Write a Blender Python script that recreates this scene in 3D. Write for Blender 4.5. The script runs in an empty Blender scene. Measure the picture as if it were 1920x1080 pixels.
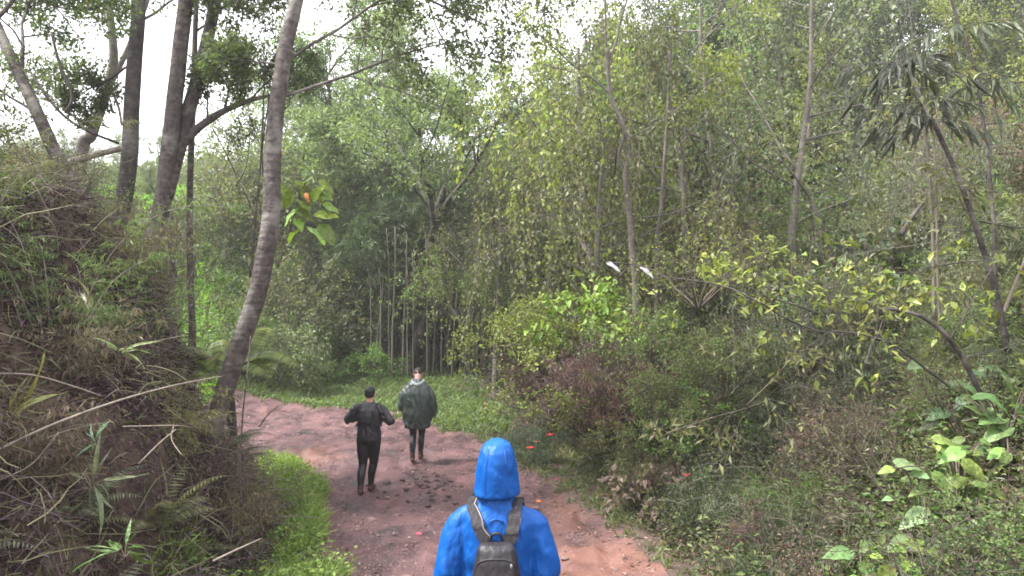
import bpy, math, random
import numpy as np
from mathutils import Vector, Matrix

R = math.radians
S = bpy.context.scene
COL = S.collection

# ------------------------------------------------------------------ camera, sky, sun, exposure
CAMZ = 3.2
FPX = 1300.0
cam_d = bpy.data.cameras.new('camera')
cam_d.lens = 36.0 * FPX / 1920.0
cam_d.sensor_width = 36.0
cam_d.clip_start = 0.05
cam_d.clip_end = 1000
cam = bpy.data.objects.new('camera', cam_d)
COL.objects.link(cam)
cam.location = (0, 0, CAMZ)
cam.rotation_euler = (R(90), 0, 0)
S.camera = cam

SUN_EL, SUN_AZ = 56.0, 262.0          # azimuth clockwise from +Y
w = bpy.data.worlds.new('World')
S.world = w
w.use_nodes = True
nt = w.node_tree
nt.nodes.clear()
sky = nt.nodes.new('ShaderNodeTexSky')
sky.sky_type = 'NISHITA'
sky.sun_disc = False
sky.sun_elevation = R(SUN_EL)
sky.sun_rotation = R(SUN_AZ)
sky.air_density = 1.0
sky.dust_density = 4.0
hsv = nt.nodes.new('ShaderNodeHueSaturation')
hsv.inputs['Saturation'].default_value = 0.35
hsv.inputs['Value'].default_value = 1.0
tc = nt.nodes.new('ShaderNodeTexCoord')
cn = nt.nodes.new('ShaderNodeTexNoise')
cn.inputs['Scale'].default_value = 2.2
cn.inputs['Detail'].default_value = 5
cr = nt.nodes.new('ShaderNodeValToRGB')
cr.color_ramp.elements[0].position = 0.3
cr.color_ramp.elements[0].color = (7.5, 7.5, 8.2, 1)
cr.color_ramp.elements[1].position = 0.7
cr.color_ramp.elements[1].color = (11, 10.8, 11.2, 1)
mx = nt.nodes.new('ShaderNodeMixRGB')
mx.inputs[0].default_value = 0.72      # cloud cover
bg = nt.nodes.new('ShaderNodeBackground')
bg.inputs['Strength'].default_value = 0.10
wo = nt.nodes.new('ShaderNodeOutputWorld')
L_ = nt.links.new
L_(sky.outputs[0], hsv.inputs['Color'])
L_(tc.outputs['Generated'], cn.inputs['Vector'])
L_(cn.outputs['Fac'], cr.inputs[0])
L_(hsv.outputs[0], mx.inputs[1])
L_(cr.outputs[0], mx.inputs[2])
L_(mx.outputs[0], bg.inputs['Color'])
L_(bg.outputs[0], wo.inputs['Surface'])

sun_d = bpy.data.lights.new('sun', 'SUN')
sun_d.energy = 3.0
sun_d.angle = R(9)
sun_d.color = (1.0, 0.96, 0.9)
sun = bpy.data.objects.new('sun', sun_d)
COL.objects.link(sun)
az, el = R(SUN_AZ), R(SUN_EL)
sdir = Vector((math.sin(az) * math.cos(el), math.cos(az) * math.cos(el), math.sin(el)))
sun.rotation_euler = sdir.to_track_quat('Z', 'Y').to_euler()
sun.location = (0, 0, 40)

S.view_settings.view_transform = 'Standard'
S.view_settings.look = 'None'
S.view_settings.gamma = 1
S.view_settings.exposure = 1.85
S.render.engine = 'CYCLES'
cy = S.cycles
cy.max_bounces = 6
cy.diffuse_bounces = 4
cy.glossy_bounces = 2
cy.transmission_bounces = 4
cy.transparent_max_bounces = 4
cy.volume_bounces = 1
cy.use_denoising = True
cy.use_adaptive_sampling = False
cy.caustics_reflective = False
cy.caustics_refractive = False
cy.filter_width = 1.7


def P(px, py, Y):
    return np.array([(px - 960) / FPX * Y, Y, CAMZ - (py - 540) / FPX * Y])


# ------------------------------------------------------------------ tagging helpers
def tag(o, label=None, cat=None, group=None, kind=None):
    if label: o['label'] = label
    if cat: o['category'] = cat
    if group: o['group'] = group
    if kind: o['kind'] = kind
    return o


def empty(name, loc, rz=0.0):
    o = bpy.data.objects.new(name, None)
    o.empty_display_size = 0.2
    COL.objects.link(o)
    o.location = loc
    o.rotation_euler = (0, 0, rz)
    return o


def copy_tree(o, parent=None):
    c = o.copy()
    COL.objects.link(c)
    c.parent = parent
    for ch in list(o.children):
        copy_tree(ch, c)
    return c


# ------------------------------------------------------------------ materials
def new_mat(name):
    m = bpy.data.materials.new(name)
    m.use_nodes = True
    m.node_tree.nodes.clear()
    return m, m.node_tree.nodes, m.node_tree.links.new


def leaf_mat(name, trans=0.35, rough=0.5, var=0.5, hue=0.05, spec=0.35, mottle=0.0):
    m, N, L = new_mat(name)
    oi = N.new('ShaderNodeObjectInfo')
    ge = N.new('ShaderNodeNewGeometry')
    mul = N.new('ShaderNodeMapRange')
    mul.inputs['To Min'].default_value = 1 - var
    mul.inputs['To Max'].default_value = 1 + var
    L(ge.outputs['Random Per Island'], mul.inputs['Value'])
    wn = N.new('ShaderNodeTexWhiteNoise'); wn.noise_dimensions = '1D'
    L(ge.outputs['Random Per Island'], wn.inputs['W'])
    hm = N.new('ShaderNodeMapRange')
    hm.inputs['To Min'].default_value = 0.5 - hue
    hm.inputs['To Max'].default_value = 0.5 + hue * 0.6
    L(wn.outputs['Value'], hm.inputs['Value'])
    hs = N.new('ShaderNodeHueSaturation')
    L(hm.outputs[0], hs.inputs['Hue'])
    L(mul.outputs[0], hs.inputs['Value'])
    L(oi.outputs['Color'], hs.inputs['Color'])
    b = N.new('ShaderNodeBsdfPrincipled')
    if mottle:
        tcn = N.new('ShaderNodeTexCoord')
        n1 = N.new('ShaderNodeTexNoise'); n1.inputs['Scale'].default_value = 22; n1.inputs['Detail'].default_value = 5
        L(tcn.outputs['Object'], n1.inputs['Vector'])
        m1 = N.new('ShaderNodeMapRange'); m1.inputs['From Min'].default_value = .3; m1.inputs['From Max'].default_value = .7
        m1.inputs['To Min'].default_value = 1 - mottle; m1.inputs['To Max'].default_value = 1 + mottle
        L(n1.outputs['Fac'], m1.inputs['Value'])
        hs2 = N.new('ShaderNodeHueSaturation'); L(hs.outputs[0], hs2.inputs['Color']); L(m1.outputs[0], hs2.inputs['Value'])
        n2 = N.new('ShaderNodeTexNoise'); n2.inputs['Scale'].default_value = 9; n2.inputs['Detail'].default_value = 6
        L(tcn.outputs['Object'], n2.inputs['Vector'])
        c2 = N.new('ShaderNodeValToRGB'); c2.color_ramp.elements[0].position = .66; c2.color_ramp.elements[0].color = (0, 0, 0, 1)
        c2.color_ramp.elements[1].position = .72; c2.color_ramp.elements[1].color = (.8, .8, .8, 1)
        L(n2.outputs['Fac'], c2.inputs[0])
        mb_ = N.new('ShaderNodeMixRGB'); mb_.inputs[2].default_value = (.12, .075, .03, 1)
        L(c2.outputs[0], mb_.inputs[0]); L(hs2.outputs[0], mb_.inputs[1])
        wv = N.new('ShaderNodeTexVoronoi'); wv.inputs['Scale'].default_value = 45
        L(tcn.outputs['Object'], wv.inputs['Vector'])
        bp = N.new('ShaderNodeBump'); bp.inputs['Strength'].default_value = .5; bp.inputs['Distance'].default_value = .01
        L(wv.outputs['Distance'], bp.inputs['Height']); L(bp.outputs[0], b.inputs['Normal'])
        hs = mb_
    b.inputs['Roughness'].default_value = rough
    b.inputs['Specular IOR Level'].default_value = spec
    L(hs.outputs[0], b.inputs['Base Color'])
    t = N.new('ShaderNodeBsdfTranslucent')
    tv = N.new('ShaderNodeMixRGB'); tv.blend_type = 'MULTIPLY'; tv.inputs[0].default_value = 1
    tv.inputs[2].default_value = (1.35, 1.45, 0.7, 1)
    L(hs.outputs[0], tv.inputs[1])
    L(tv.outputs[0], t.inputs['Color'])
    mix = N.new('ShaderNodeMixShader'); mix.inputs[0].default_value = trans
    L(b.outputs[0], mix.inputs[1]); L(t.outputs[0], mix.inputs[2])
    o = N.new('ShaderNodeOutputMaterial')
    L(mix.outputs[0], o.inputs['Surface'])
    return m


def bark_mat(name, c1, c2, scale=6.0, stretch=(1, 1, 0.25), bands=0.0, bump=0.5, patch=None):
    m, N, L = new_mat(name)
    tcn = N.new('ShaderNodeTexCoord')
    mp = N.new('ShaderNodeMapping'); mp.inputs['Scale'].default_value = stretch
    L(tcn.outputs['Object'], mp.inputs['Vector'])
    n1 = N.new('ShaderNodeTexNoise'); n1.inputs['Scale'].default_value = scale
    n1.inputs['Detail'].default_value = 6; n1.inputs['Roughness'].default_value = 0.65
    L(mp.outputs[0], n1.inputs['Vector'])
    cr = N.new('ShaderNodeValToRGB')
    cr.color_ramp.elements[0].position = 0.35; cr.color_ramp.elements[0].color = (*c1, 1)
    cr.color_ramp.elements[1].position = 0.68; cr.color_ramp.elements[1].color = (*c2, 1)
    L(n1.outputs['Fac'], cr.inputs[0])
    col = cr.outputs[0]
    if patch:
        n2 = N.new('ShaderNodeTexNoise'); n2.inputs['Scale'].default_value = 2.5
        n2.inputs['Detail'].default_value = 4
        L(tcn.outputs['Object'], n2.inputs['Vector'])
        c2r = N.new('ShaderNodeValToRGB')
        c2r.color_ramp.elements[0].position = 0.52; c2r.color_ramp.elements[0].color = (0, 0, 0, 1)
        c2r.color_ramp.elements[1].position = 0.62; c2r.color_ramp.elements[1].color = (0.8, 0.8, 0.8, 1)
        L(n2.outputs['Fac'], c2r.inputs[0])
        mm = N.new('ShaderNodeMixRGB'); mm.inputs[2].default_value = (*patch, 1)
        L(c2r.outputs[0], mm.inputs[0]); L(col, mm.inputs[1])
        col = mm.outputs[0]
    hgt = n1.outputs['Fac']
    if bands:
        mp2 = N.new('ShaderNodeMapping'); mp2.inputs['Scale'].default_value = (1.2, 1.2, 9)
        L(tcn.outputs['Object'], mp2.inputs['Vector'])
        n3 = N.new('ShaderNodeTexNoise'); n3.inputs['Scale'].default_value = 2.2; n3.inputs['Detail'].default_value = 3
        L(mp2.outputs[0], n3.inputs['Vector'])
        ad = N.new('ShaderNodeMath'); ad.operation = 'MULTIPLY_ADD'; ad.inputs[1].default_value = bands
        L(n3.outputs['Fac'], ad.inputs[0]); L(n1.outputs['Fac'], ad.inputs[2])
        hgt = ad.outputs[0]
        mr = N.new('ShaderNodeMapRange'); mr.inputs['From Min'].default_value = .35; mr.inputs['From Max'].default_value = .65
        mr.inputs['To Min'].default_value = 0.72; mr.inputs['To Max'].default_value = 1.18
        L(n3.outputs['Fac'], mr.inputs['Value'])
        hs = N.new('ShaderNodeHueSaturation'); L(col, hs.inputs['Color']); L(mr.outputs[0], hs.inputs['Value'])
        col = hs.outputs[0]
    b = N.new('ShaderNodeBsdfPrincipled'); b.inputs['Roughness'].default_value = 0.8
    L(col, b.inputs['Base Color'])
    bp = N.new('ShaderNodeBump'); bp.inputs['Strength'].default_value = bump; bp.inputs['Distance'].default_value = 0.03
    L(hgt, bp.inputs['Height']); L(bp.outputs[0], b.inputs['Normal'])
    o = N.new('ShaderNodeOutputMaterial'); L(b.outputs[0], o.inputs['Surface'])
    return m


def cloth_mat(name, c, rough=0.6, spec=0.4, bump=0.25, scale=14, var=0.12, sheen=0.0):
    m, N, L = new_mat(name)
    tcn = N.new('ShaderNodeTexCoord')
    n1 = N.new('ShaderNodeTexNoise'); n1.inputs['Scale'].default_value = scale; n1.inputs['Detail'].default_value = 3
    L(tcn.outputs['Object'], n1.inputs['Vector'])
    mr = N.new('ShaderNodeMapRange'); mr.inputs['To Min'].default_value = 1 - var; mr.inputs['To Max'].default_value = 1 + var
    L(n1.outputs['Fac'], mr.inputs['Value'])
    hs = N.new('ShaderNodeHueSaturation'); hs.inputs['Color'].default_value = (*c, 1)
    L(mr.outputs[0], hs.inputs['Value'])
    b = N.new('ShaderNodeBsdfPrincipled'); b.inputs['Roughness'].default_value = rough
    b.inputs['Specular IOR Level'].default_value = spec
    b.inputs['Sheen Weight'].default_value = sheen
    L(hs.outputs[0], b.inputs['Base Color'])
    n2 = N.new('ShaderNodeTexNoise'); n2.inputs['Scale'].default_value = scale * 0.9; n2.inputs['Detail'].default_value = 2
    mp = N.new('ShaderNodeMapping'); mp.inputs['Scale'].default_value = (1, 1, .5)
    L(tcn.outputs['Object'], mp.inputs[0]); L(mp.outputs[0], n2.inputs['Vector'])
    bp = N.new('ShaderNodeBump'); bp.inputs['Strength'].default_value = bump; bp.inputs['Distance'].default_value = 0.04
    L(n2.outputs['Fac'], bp.inputs['Height']); L(bp.outputs[0], b.inputs['Normal'])
    o = N.new('ShaderNodeOutputMaterial'); L(b.outputs[0], o.inputs['Surface'])
    return m


def soil_mat(name, stops, scale=1.2, bump=0.6, rough=0.85, speck=None, puddles=False):
    m, N, L = new_mat(name)
    tcn = N.new('ShaderNodeTexCoord')
    n1 = N.new('ShaderNodeTexNoise'); n1.inputs['Scale'].default_value = scale
    n1.inputs['Detail'].default_value = 9; n1.inputs['Roughness'].default_value = 0.62
    L(tcn.outputs['Object'], n1.inputs['Vector'])
    cr = N.new('ShaderNodeValToRGB')
    el = cr.color_ramp.elements
    el[0].position, el[0].color = stops[0][0], (*stops[0][1], 1)
    el[1].position, el[1].color = stops[-1][0], (*stops[-1][1], 1)
    for p, c in stops[1:-1]:
        e = el.new(p); e.color = (*c, 1)
    L(n1.outputs['Fac'], cr.inputs[0])
    col = cr.outputs[0]
    if speck:
        v = N.new('ShaderNodeTexNoise'); v.inputs['Scale'].default_value = 26; v.inputs['Detail'].default_value = 3
        L(tcn.outputs['Object'], v.inputs['Vector'])
        r2 = N.new('ShaderNodeValToRGB')
        r2.color_ramp.elements[0].position = 0.60; r2.color_ramp.elements[0].color = (0, 0, 0, 1)
        r2.color_ramp.elements[1].position = 0.70; r2.color_ramp.elements[1].color = (.75, .75, .75, 1)
        L(v.outputs['Fac'], r2.inputs[0])
        mm = N.new('ShaderNodeMixRGB'); mm.inputs[2].default_value = (*speck, 1)
        L(r2.outputs[0], mm.inputs[0]); L(col, mm.inputs[1]); col = mm.outputs[0]
    b = N.new('ShaderNodeBsdfPrincipled')
    n2 = N.new('ShaderNodeTexNoise'); n2.inputs['Scale'].default_value = 9; n2.inputs['Detail'].default_value = 8
    n2.inputs['Roughness'].default_value = 0.7
    L(tcn.outputs['Object'], n2.inputs['Vector'])
    bp = N.new('ShaderNodeBump'); bp.inputs['Strength'].default_value = bump; bp.inputs['Distance'].default_value = 0.06
    L(n2.outputs['Fac'], bp.inputs['Height'])
    b.inputs['Roughness'].default_value = rough
    if puddles:
        at = N.new('ShaderNodeAttribute'); at.attribute_name = 'puddle'
        mm = N.new('ShaderNodeMixRGB'); mm.inputs[2].default_value = (0.23, 0.105, 0.066, 1)
        L(at.outputs['Fac'], mm.inputs[0]); L(col, mm.inputs[1]); col = mm.outputs[0]
        mr = N.new('ShaderNodeMapRange'); mr.inputs['To Min'].default_value = rough; mr.inputs['To Max'].default_value = 0.22
        L(at.outputs['Fac'], mr.inputs['Value'])
        wet = N.new('ShaderNodeMath'); wet.operation = 'MINIMUM'
        nr = N.new('ShaderNodeMapRange'); nr.inputs['From Min'].default_value = .4; nr.inputs['From Max'].default_value = .6
        nr.inputs['To Min'].default_value = 0.42; nr.inputs['To Max'].default_value = 0.85
        L(n1.outputs['Fac'], nr.inputs['Value'])
        L(nr.outputs[0], wet.inputs[0]); L(mr.outputs[0], wet.inputs[1])
        L(wet.outputs[0], b.inputs['Roughness'])
        bs = N.new('ShaderNodeMapRange'); bs.inputs['To Min'].default_value = bump; bs.inputs['To Max'].default_value = 0.08
        L(at.outputs['Fac'], bs.inputs['Value']); L(bs.outputs[0], bp.inputs['Strength'])
    L(col, b.inputs['Base Color']); L(bp.outputs[0], b.inputs['Normal'])
    o = N.new('ShaderNodeOutputMaterial'); L(b.outputs[0], o.inputs['Surface'])
    return m


MAT = dict(
    leaf=leaf_mat('leaf', 0.38, 0.45, 0.5, 0.035),
    broad=leaf_mat('broad_leaf', 0.32, 0.42, 0.45, 0.035, 0.4, 0.35),
    dry=leaf_mat('dry_leaf', 0.15, 0.8, 0.55, 0.03, 0.15),
    grass=leaf_mat('grass_blade', 0.4, 0.5, 0.35, 0.03, 0.3),
    stem=bark_mat('stem_bark', (0.07, 0.055, 0.045), (0.16, 0.13, 0.10), 9),
    twig=bark_mat('dark_twig', (0.045, 0.036, 0.03), (0.11, 0.09, 0.075), 9),
    trunk=bark_mat('grey_brown_bark', (0.028, 0.022, 0.02), (0.125, 0.10, 0.088), 13, (1, 1, .8), 0.6, 1.0, (0.20, 0.185, 0.165)),
    trunk2=bark_mat('dark_bark', (0.025, 0.02, 0.019), (0.085, 0.07, 0.063), 13, (1, 1, .7), 0.4, 1.0, (0.17, 0.16, 0.14)),
    pale=bark_mat('pale_bark', (0.075, 0.062, 0.053), (0.185, 0.16, 0.14), 7, (1, 1, .4), 0.2, 0.4),
    culm=bark_mat('bamboo_culm', (0.10, 0.09, 0.07), (0.20, 0.18, 0.145), 5, (1, 1, .2), 0.0, 0.2),
    straw=bark_mat('straw_stick', (0.15, 0.12, 0.10), (0.30, 0.255, 0.21), 14),
)


# ------------------------------------------------------------------ numpy noise and mesh builder
def vnoise(x, y, seed=0):
    x = np.asarray(x, float); y = np.asarray(y, float)
    xi = np.floor(x).astype(np.int64); yi = np.floor(y).astype(np.int64)
    xf = x - xi; yf = y - yi

    def h(a, b):
        n = (a * 374761393 + b * 668265263 + seed * 1442695041) & 0xffffffff
        n = ((n ^ (n >> 13)) * 1274126177) & 0xffffffff
        return ((n ^ (n >> 16)) & 0xffff) / 65535.0
    u = xf * xf * (3 - 2 * xf); v = yf * yf * (3 - 2 * yf)
    return (h(xi, yi) * (1 - u) + h(xi + 1, yi) * u) * (1 - v) + (h(xi, yi + 1) * (1 - u) + h(xi + 1, yi + 1) * u) * v


def fbm(x, y, seed=0, oct=4):
    s = 0; a = 0.5; f = 1.0
    for i in range(oct):
        s = s + a * vnoise(x * f, y * f, seed + i * 17)
        a *= 0.5; f *= 2.03
    return s


class MB:
    def __init__(self):
        self.v = []; self.f = []; self.n = 0; self.sm = []

    def add(self, v, faces, smooth=False):
        v = np.asarray(v, float).reshape(-1, 3)
        for f in (faces if isinstance(faces, list) else [faces]):
            f = np.asarray(f, np.int64)
            self.f.append(f + self.n); self.sm.append(smooth)
        self.v.append(v); self.n += len(v)

    def mesh(self, name, mat=None):
        me = bpy.data.meshes.new(name)
        v = np.concatenate(self.v)
        me.vertices.add(len(v))
        me.vertices.foreach_set('co', v.ravel())
        tot = np.concatenate([np.full(len(f), f.shape[1]) for f in self.f])
        idx = np.concatenate([f.ravel() for f in self.f])
        smo = np.concatenate([np.full(len(f), s) for f, s in zip(self.f, self.sm)])
        me.loops.add(len(idx))
        me.loops.foreach_set('vertex_index', idx)
        me.polygons.add(len(tot))
        me.polygons.foreach_set('loop_start', np.concatenate([[0], np.cumsum(tot)[:-1]]))
        try:
            me.polygons.foreach_set('loop_total', tot)
        except Exception:
            pass
        me.polygons.foreach_set('use_smooth', smo)
        me.update(calc_edges=True)
        me.validate()
        if mat: me.materials.append(mat)
        return me

    def build(self, name, mat, parent=None, color=None):
        return link(name, self.mesh(name, mat), parent, color)


def link(name, me, parent=None, color=None):
    o = bpy.data.objects.new(name, me)
    COL.objects.link(o)
    if parent is not None: o.parent = parent
    if color is not None: o.color = (*color, 1)
    return o


def unit(a):
    a = np.asarray(a, float)
    return a / np.maximum(np.linalg.norm(a, axis=-1, keepdims=True), 1e-9)


def leaves(mb, Pp, D, N, L, W, shape='simple', fold=0.15, curl=0.15):
    """many leaves at once: P base, D direction, N upper normal, L length, W width"""
    n = len(Pp)
    if n == 0: return
    L = np.broadcast_to(np.asarray(L, float), (n,))[:, None]
    W = np.broadcast_to(np.asarray(W, float), (n,))[:, None]
    D = unit(D); Sd = unit(np.cross(D, N)); N = np.cross(Sd, D)
    if shape == 'simple':
        V = np.stack([Pp, Pp + .42 * L * D + .5 * W * Sd + fold * W * N,
                      Pp + L * D - curl * L * N, Pp + .42 * L * D - .5 * W * Sd + fold * W * N], 1)
        base = np.arange(n)[:, None] * 4
        F = np.concatenate([base + [[0, 1, 2]], base + [[0, 2, 3]]])
    elif shape == 'blade':      # long curved strap
        V = np.stack([Pp - .3 * W * Sd, Pp + .3 * W * Sd,
                      Pp + .5 * L * D + .5 * W * Sd, Pp + .5 * L * D - .5 * W * Sd,
                      Pp + (1 - curl * .3) * L * D - curl * L * N], 1)
        base = np.arange(n)[:, None] * 5
        F = np.concatenate([base + [[0, 1, 2]], base + [[0, 2, 3]], base + [[3, 2, 4]]])
    else:                        # broad heart shaped leaf with a folded midrib
        m1 = Pp + .33 * L * D; m2 = Pp + .70 * L * D - curl * .35 * L * N
        tip = Pp + L * D - curl * L * N
        up = fold * W * N
        l0 = Pp - .06 * L * D + .22 * W * Sd + up * .5; r0 = Pp - .06 * L * D - .22 * W * Sd + up * .5
        l1 = Pp + .22 * L * D + .5 * W * Sd + up; r1 = Pp + .22 * L * D - .5 * W * Sd + up
        l2 = Pp + .60 * L * D + .36 * W * Sd + up * .6 - curl * .3 * L * N
        r2 = Pp + .60 * L * D - .36 * W * Sd + up * .6 - curl * .3 * L * N
        V = np.stack([Pp, m1, m2, tip, l0, l1, l2, r0, r1, r2], 1)
        base = np.arange(n)[:, None] * 10
        T = [[0, 1, 5], [0, 5, 4], [1, 2, 6], [1, 6, 5], [2, 3, 6], [0, 8, 1], [0, 7, 8], [1, 9, 2], [1, 8, 9], [2, 9, 3]]
        F = np.concatenate([base + [t] for t in T])
    mb.add(V.reshape(-1, 3), F, False)


def bigleaf(mb, p, d, nrm, L, W, droop=.25, fold=.12, shape='heart', seed=0, wave=.03):
    """one well modelled leaf blade: smooth outline, folded midrib, drooping tip, rippled margin"""
    g = np.random.default_rng(seed); d = unit(d); s = unit(np.cross(d, nrm)); n0 = np.cross(s, d)
    m = 9; t = np.linspace(0, 1, m)
    if shape == 'heart': w = np.sin(np.pi * np.clip(t, 0, 1) ** .55) ** .8 * (1 - t * .25); w[0] = .35
    else: w = np.sin(np.pi * t ** .6) ** .7; w[0] = .12
    w[-1] = .01
    mid = np.array(p)[None] + (t * L)[:, None] * d - (droop * L * t ** 2)[:, None] * n0 + (np.sin(t * 3 + g.random() * 6) * .02 * L)[:, None] * s
    cols = []
    for u in (-1, -.5, 0, .5, 1):
        rip = wave * L * np.sin(t * 13 + u * 3 + g.random() * 6) * abs(u)
        back = -.10 * L * abs(u) * (t < .12) * (shape == 'heart')
        cols.append(mid + (u * w * W / 2)[:, None] * s + (fold * W * abs(u) * w + rip)[:, None] * n0 + back[:, None] * d)
    V = np.stack(cols, 1).reshape(-1, 3)
    i = np.arange(m - 1)[:, None] * 5; j = np.arange(4)[None]
    mb.add(V, np.stack([i + j, i + j + 1, i + 5 + j + 1, i + 5 + j], -1).reshape(-1, 4), True)


def frames(pts):
    pts = np.asarray(pts, float)
    t = np.gradient(pts, axis=0); t = unit(t)
    ref = np.array([0.0, 0.0, 1.0]) if abs(t[0][2]) < 0.9 else np.array([1.0, 0, 0])
    a = []
    cur = unit(np.cross(t[0], ref))
    for i in range(len(pts)):
        cur = cur - np.dot(cur, t[i]) * t[i]; cur = unit(cur); a.append(cur)
    a = np.array(a); b = np.cross(t, a)
    return t, a, b


def tube(mb, pts, rad, k=6, cap=True, smooth=True, lump=0.0, seed=0):
    pts = np.asarray(pts, float); n = len(pts)
    rad = np.broadcast_to(np.asarray(rad, float), (n,))
    t, a, b = frames(pts)
    ang = np.arange(k) / k * 2 * math.pi
    rr = np.repeat(rad[:, None], k, 1)
    if lump:
        g = np.random.default_rng(seed)
        ph = g.random(4) * 6.28
        zz = np.cumsum(np.r_[0, np.linalg.norm(np.diff(pts, axis=0), axis=1)])
        rr = rr * (1 + lump * (np.sin(2 * ang[None] + ph[0] + zz[:, None] * .9) * .5 + np.sin(3 * ang[None] + ph[1] - zz[:, None] * 1.7) * .35 +
                               .5 * np.sin(zz[:, None] * 5 + ph[2]) * np.sin(zz[:, None] * 2.3 + ang[None])))
    V = pts[:, None] + rr[..., None] * (a[:, None] * np.cos(ang)[None, :, None] + b[:, None] * np.sin(ang)[None, :, None])
    V = V.reshape(-1, 3)
    i = np.arange(n - 1)[:, None] * k; j = np.arange(k)[None]; j2 = (j + 1) % k
    F = np.stack([i + j, i + j2, i + k + j2, i + k + j], -1).reshape(-1, 4)
    fs = [F]
    if cap:
        V = np.concatenate([V, pts[:1], pts[-1:]])
        c0 = n * k
        fs.append(np.stack([np.full(k, c0), (np.arange(k) + 1) % k, np.arange(k)], -1))
        e = (n - 1) * k
        fs.append(np.stack([np.full(k, c0 + 1), e + np.arange(k), e + (np.arange(k) + 1) % k], -1))
    mb.add(V, fs, smooth)


def cat(pts, m=6):
    """catmull-rom through the points"""
    p = np.asarray(pts, float)
    q = np.concatenate([[2 * p[0] - p[1]], p, [2 * p[-1] - p[-2]]])
    out = []
    for i in range(1, len(q) - 2):
        for s in np.arange(m) / m:
            a, b, c, d = q[i - 1], q[i], q[i + 1], q[i + 2]
            out.append(.5 * ((2 * b) + (-a + c) * s + (2 * a - 5 * b + 4 * c - d) * s * s + (-a + 3 * b - 3 * c + d) * s ** 3))
    out.append(p[-1])
    return np.array(out)


# ------------------------------------------------------------------ terrain
def pdist(x, y, line):
    """signed distance to a polyline; positive = on the left hand side when walking along it"""
    x = np.asarray(x, float); y = np.asarray(y, float)
    best = np.full(x.shape, 1e9); sg = np.ones(x.shape); par = np.zeros(x.shape)
    for i in range(len(line) - 1):
        ax, ay = line[i][:2]; bx, by = line[i + 1][:2]
        dx, dy = bx - ax, by - ay
        t = np.clip(((x - ax) * dx + (y - ay) * dy) / (dx * dx + dy * dy), 0, 1)
        ex, ey = x - (ax + t * dx), y - (ay + t * dy)
        d = np.hypot(ex, ey)
        cr = dx * (y - ay) - dy * (x - ax)
        m = d < best - 1e-9
        best = np.where(m, d, best); sg = np.where(m, np.sign(cr), sg); par = np.where(m, i + t, par)
    return best, sg, par


PATH = [(0.1, -8), (0, 0), (-.05, 4), (-.12, 7.7), (-.85, 10), (-1.6, 12), (-2.7, 14), (-4.4, 16), (-6.6, 17.3), (-12, 18.4), (-24, 19.5)]
PHW = [1.6, 1.6, 1.65, 1.75, 1.8, 1.75, 1.85, 2.0, 1.6, 1.5, 1.5]
LFOOT = [(-2.7, -9), (-2.75, 4), (-2.9, 8), (-3.5, 9.8), (-4.6, 11.5), (-7.0, 13.2), (-12, 14.8), (-30, 15.5)]
RFOOT = [(2.0, -9), (2.0, 6), (2.1, 8), (1.7, 11), (1.3, 14), (0.9, 18), (-1, 23), (-8, 27.5), (-30, 31)]


def smst(a, b, x):
    t = np.clip((x - a) / (b - a), 0, 1)
    return t * t * (3 - 2 * t)


def path_mask(x, y):
    d, s, p = pdist(x, y, PATH)
    hw = np.interp(p, np.arange(len(PHW)), PHW)
    return hw - d            # positive inside


def height(x, y, fine=True):
    x = np.asarray(x, float); y = np.asarray(y, float)
    base = np.interp(y, [-10, 0, 3.4, 6.2, 8, 20, 26, 60, 120], [1.9, 1.56, .78, .16, 0, 0, .4, 9, 15])
    d, s, _ = pdist(x, y, LFOOT)
    u = np.where(s > 0, d, -d)
    u = u + (fbm(x * .9, y * .9, 3) - .45) * 1.1 + (fbm(x * 2.6, y * 2.6, 53) - .45) * .5
    up = np.maximum(u, 0); up_ = up
    hl = 3.7 * smst(0, 2.25, up) + 0.28 * np.maximum(up - 1.8, 0) - 0.12 * np.maximum(up - 6, 0)
    hl = hl * np.interp(y, [-10, 0, 8, 10, 13, 15], [.75, .8, 1, 1, .62, .4])
    d, s, _ = pdist(x, y, RFOOT)
    v = np.where(s < 0, d, -d)
    v = v + (fbm(x * .5, y * .5, 9) - .45) * 1.4
    vp = np.maximum(v, 0)
    hr = (0.50 + .20 * smst(2, 6, x) * smst(16, 10, y)) * vp * smst(0, 2.0, vp)
    cap = np.interp(x, [-10, 0, 10], [1.0, 3.0, 9.0])
    hr = cap * np.tanh(hr / cap)
    lb = 0.44 * np.maximum(y - 17.5, 0) * smst(-5.5, -10.5, x) * smst(48, 24, y)
    z = base + hl + hr + lb + smst(.4, 1.6, up_) * (fbm(x * 1.5, y * 1.5, 63) - .45) * 1.2
    pm = path_mask(x, y)
    off = smst(0.2, -1.0, pm)
    z = z + off * (fbm(x * 1.3, y * 1.3, 5) - .45) * .35
    if fine:
        on = smst(-.3, .3, pm)
        z = z + on * ((fbm(x * 1.7, y * 1.7, 21) - .47) * 0.13 + (fbm(x * 6, y * 6, 31, 3) - .44) * 0.10 - .05 * smst(.62, .8, vnoise(x * 4.2, y * 2.6, 88)))
        z = z + .10 * np.exp(-(((x + 1.38) / .42) ** 2 + ((y - 11.0) / .5) ** 2)) * (.4 + 1.2 * fbm(x * 9, y * 9, 92, 3))
        z = z + smst(0.15, -.1, pm) * smst(-.6, -.1, pm) * 0.06
    return z


def hz(x, y):
    return float(height(np.array([x]), np.array([y]))[0])


def lin(segs):
    out = []
    for a, b, st in segs:
        out.append(np.arange(a, b - 1e-6, st))
    out.append([segs[-1][1]])
    return np.concatenate(out)


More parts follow.
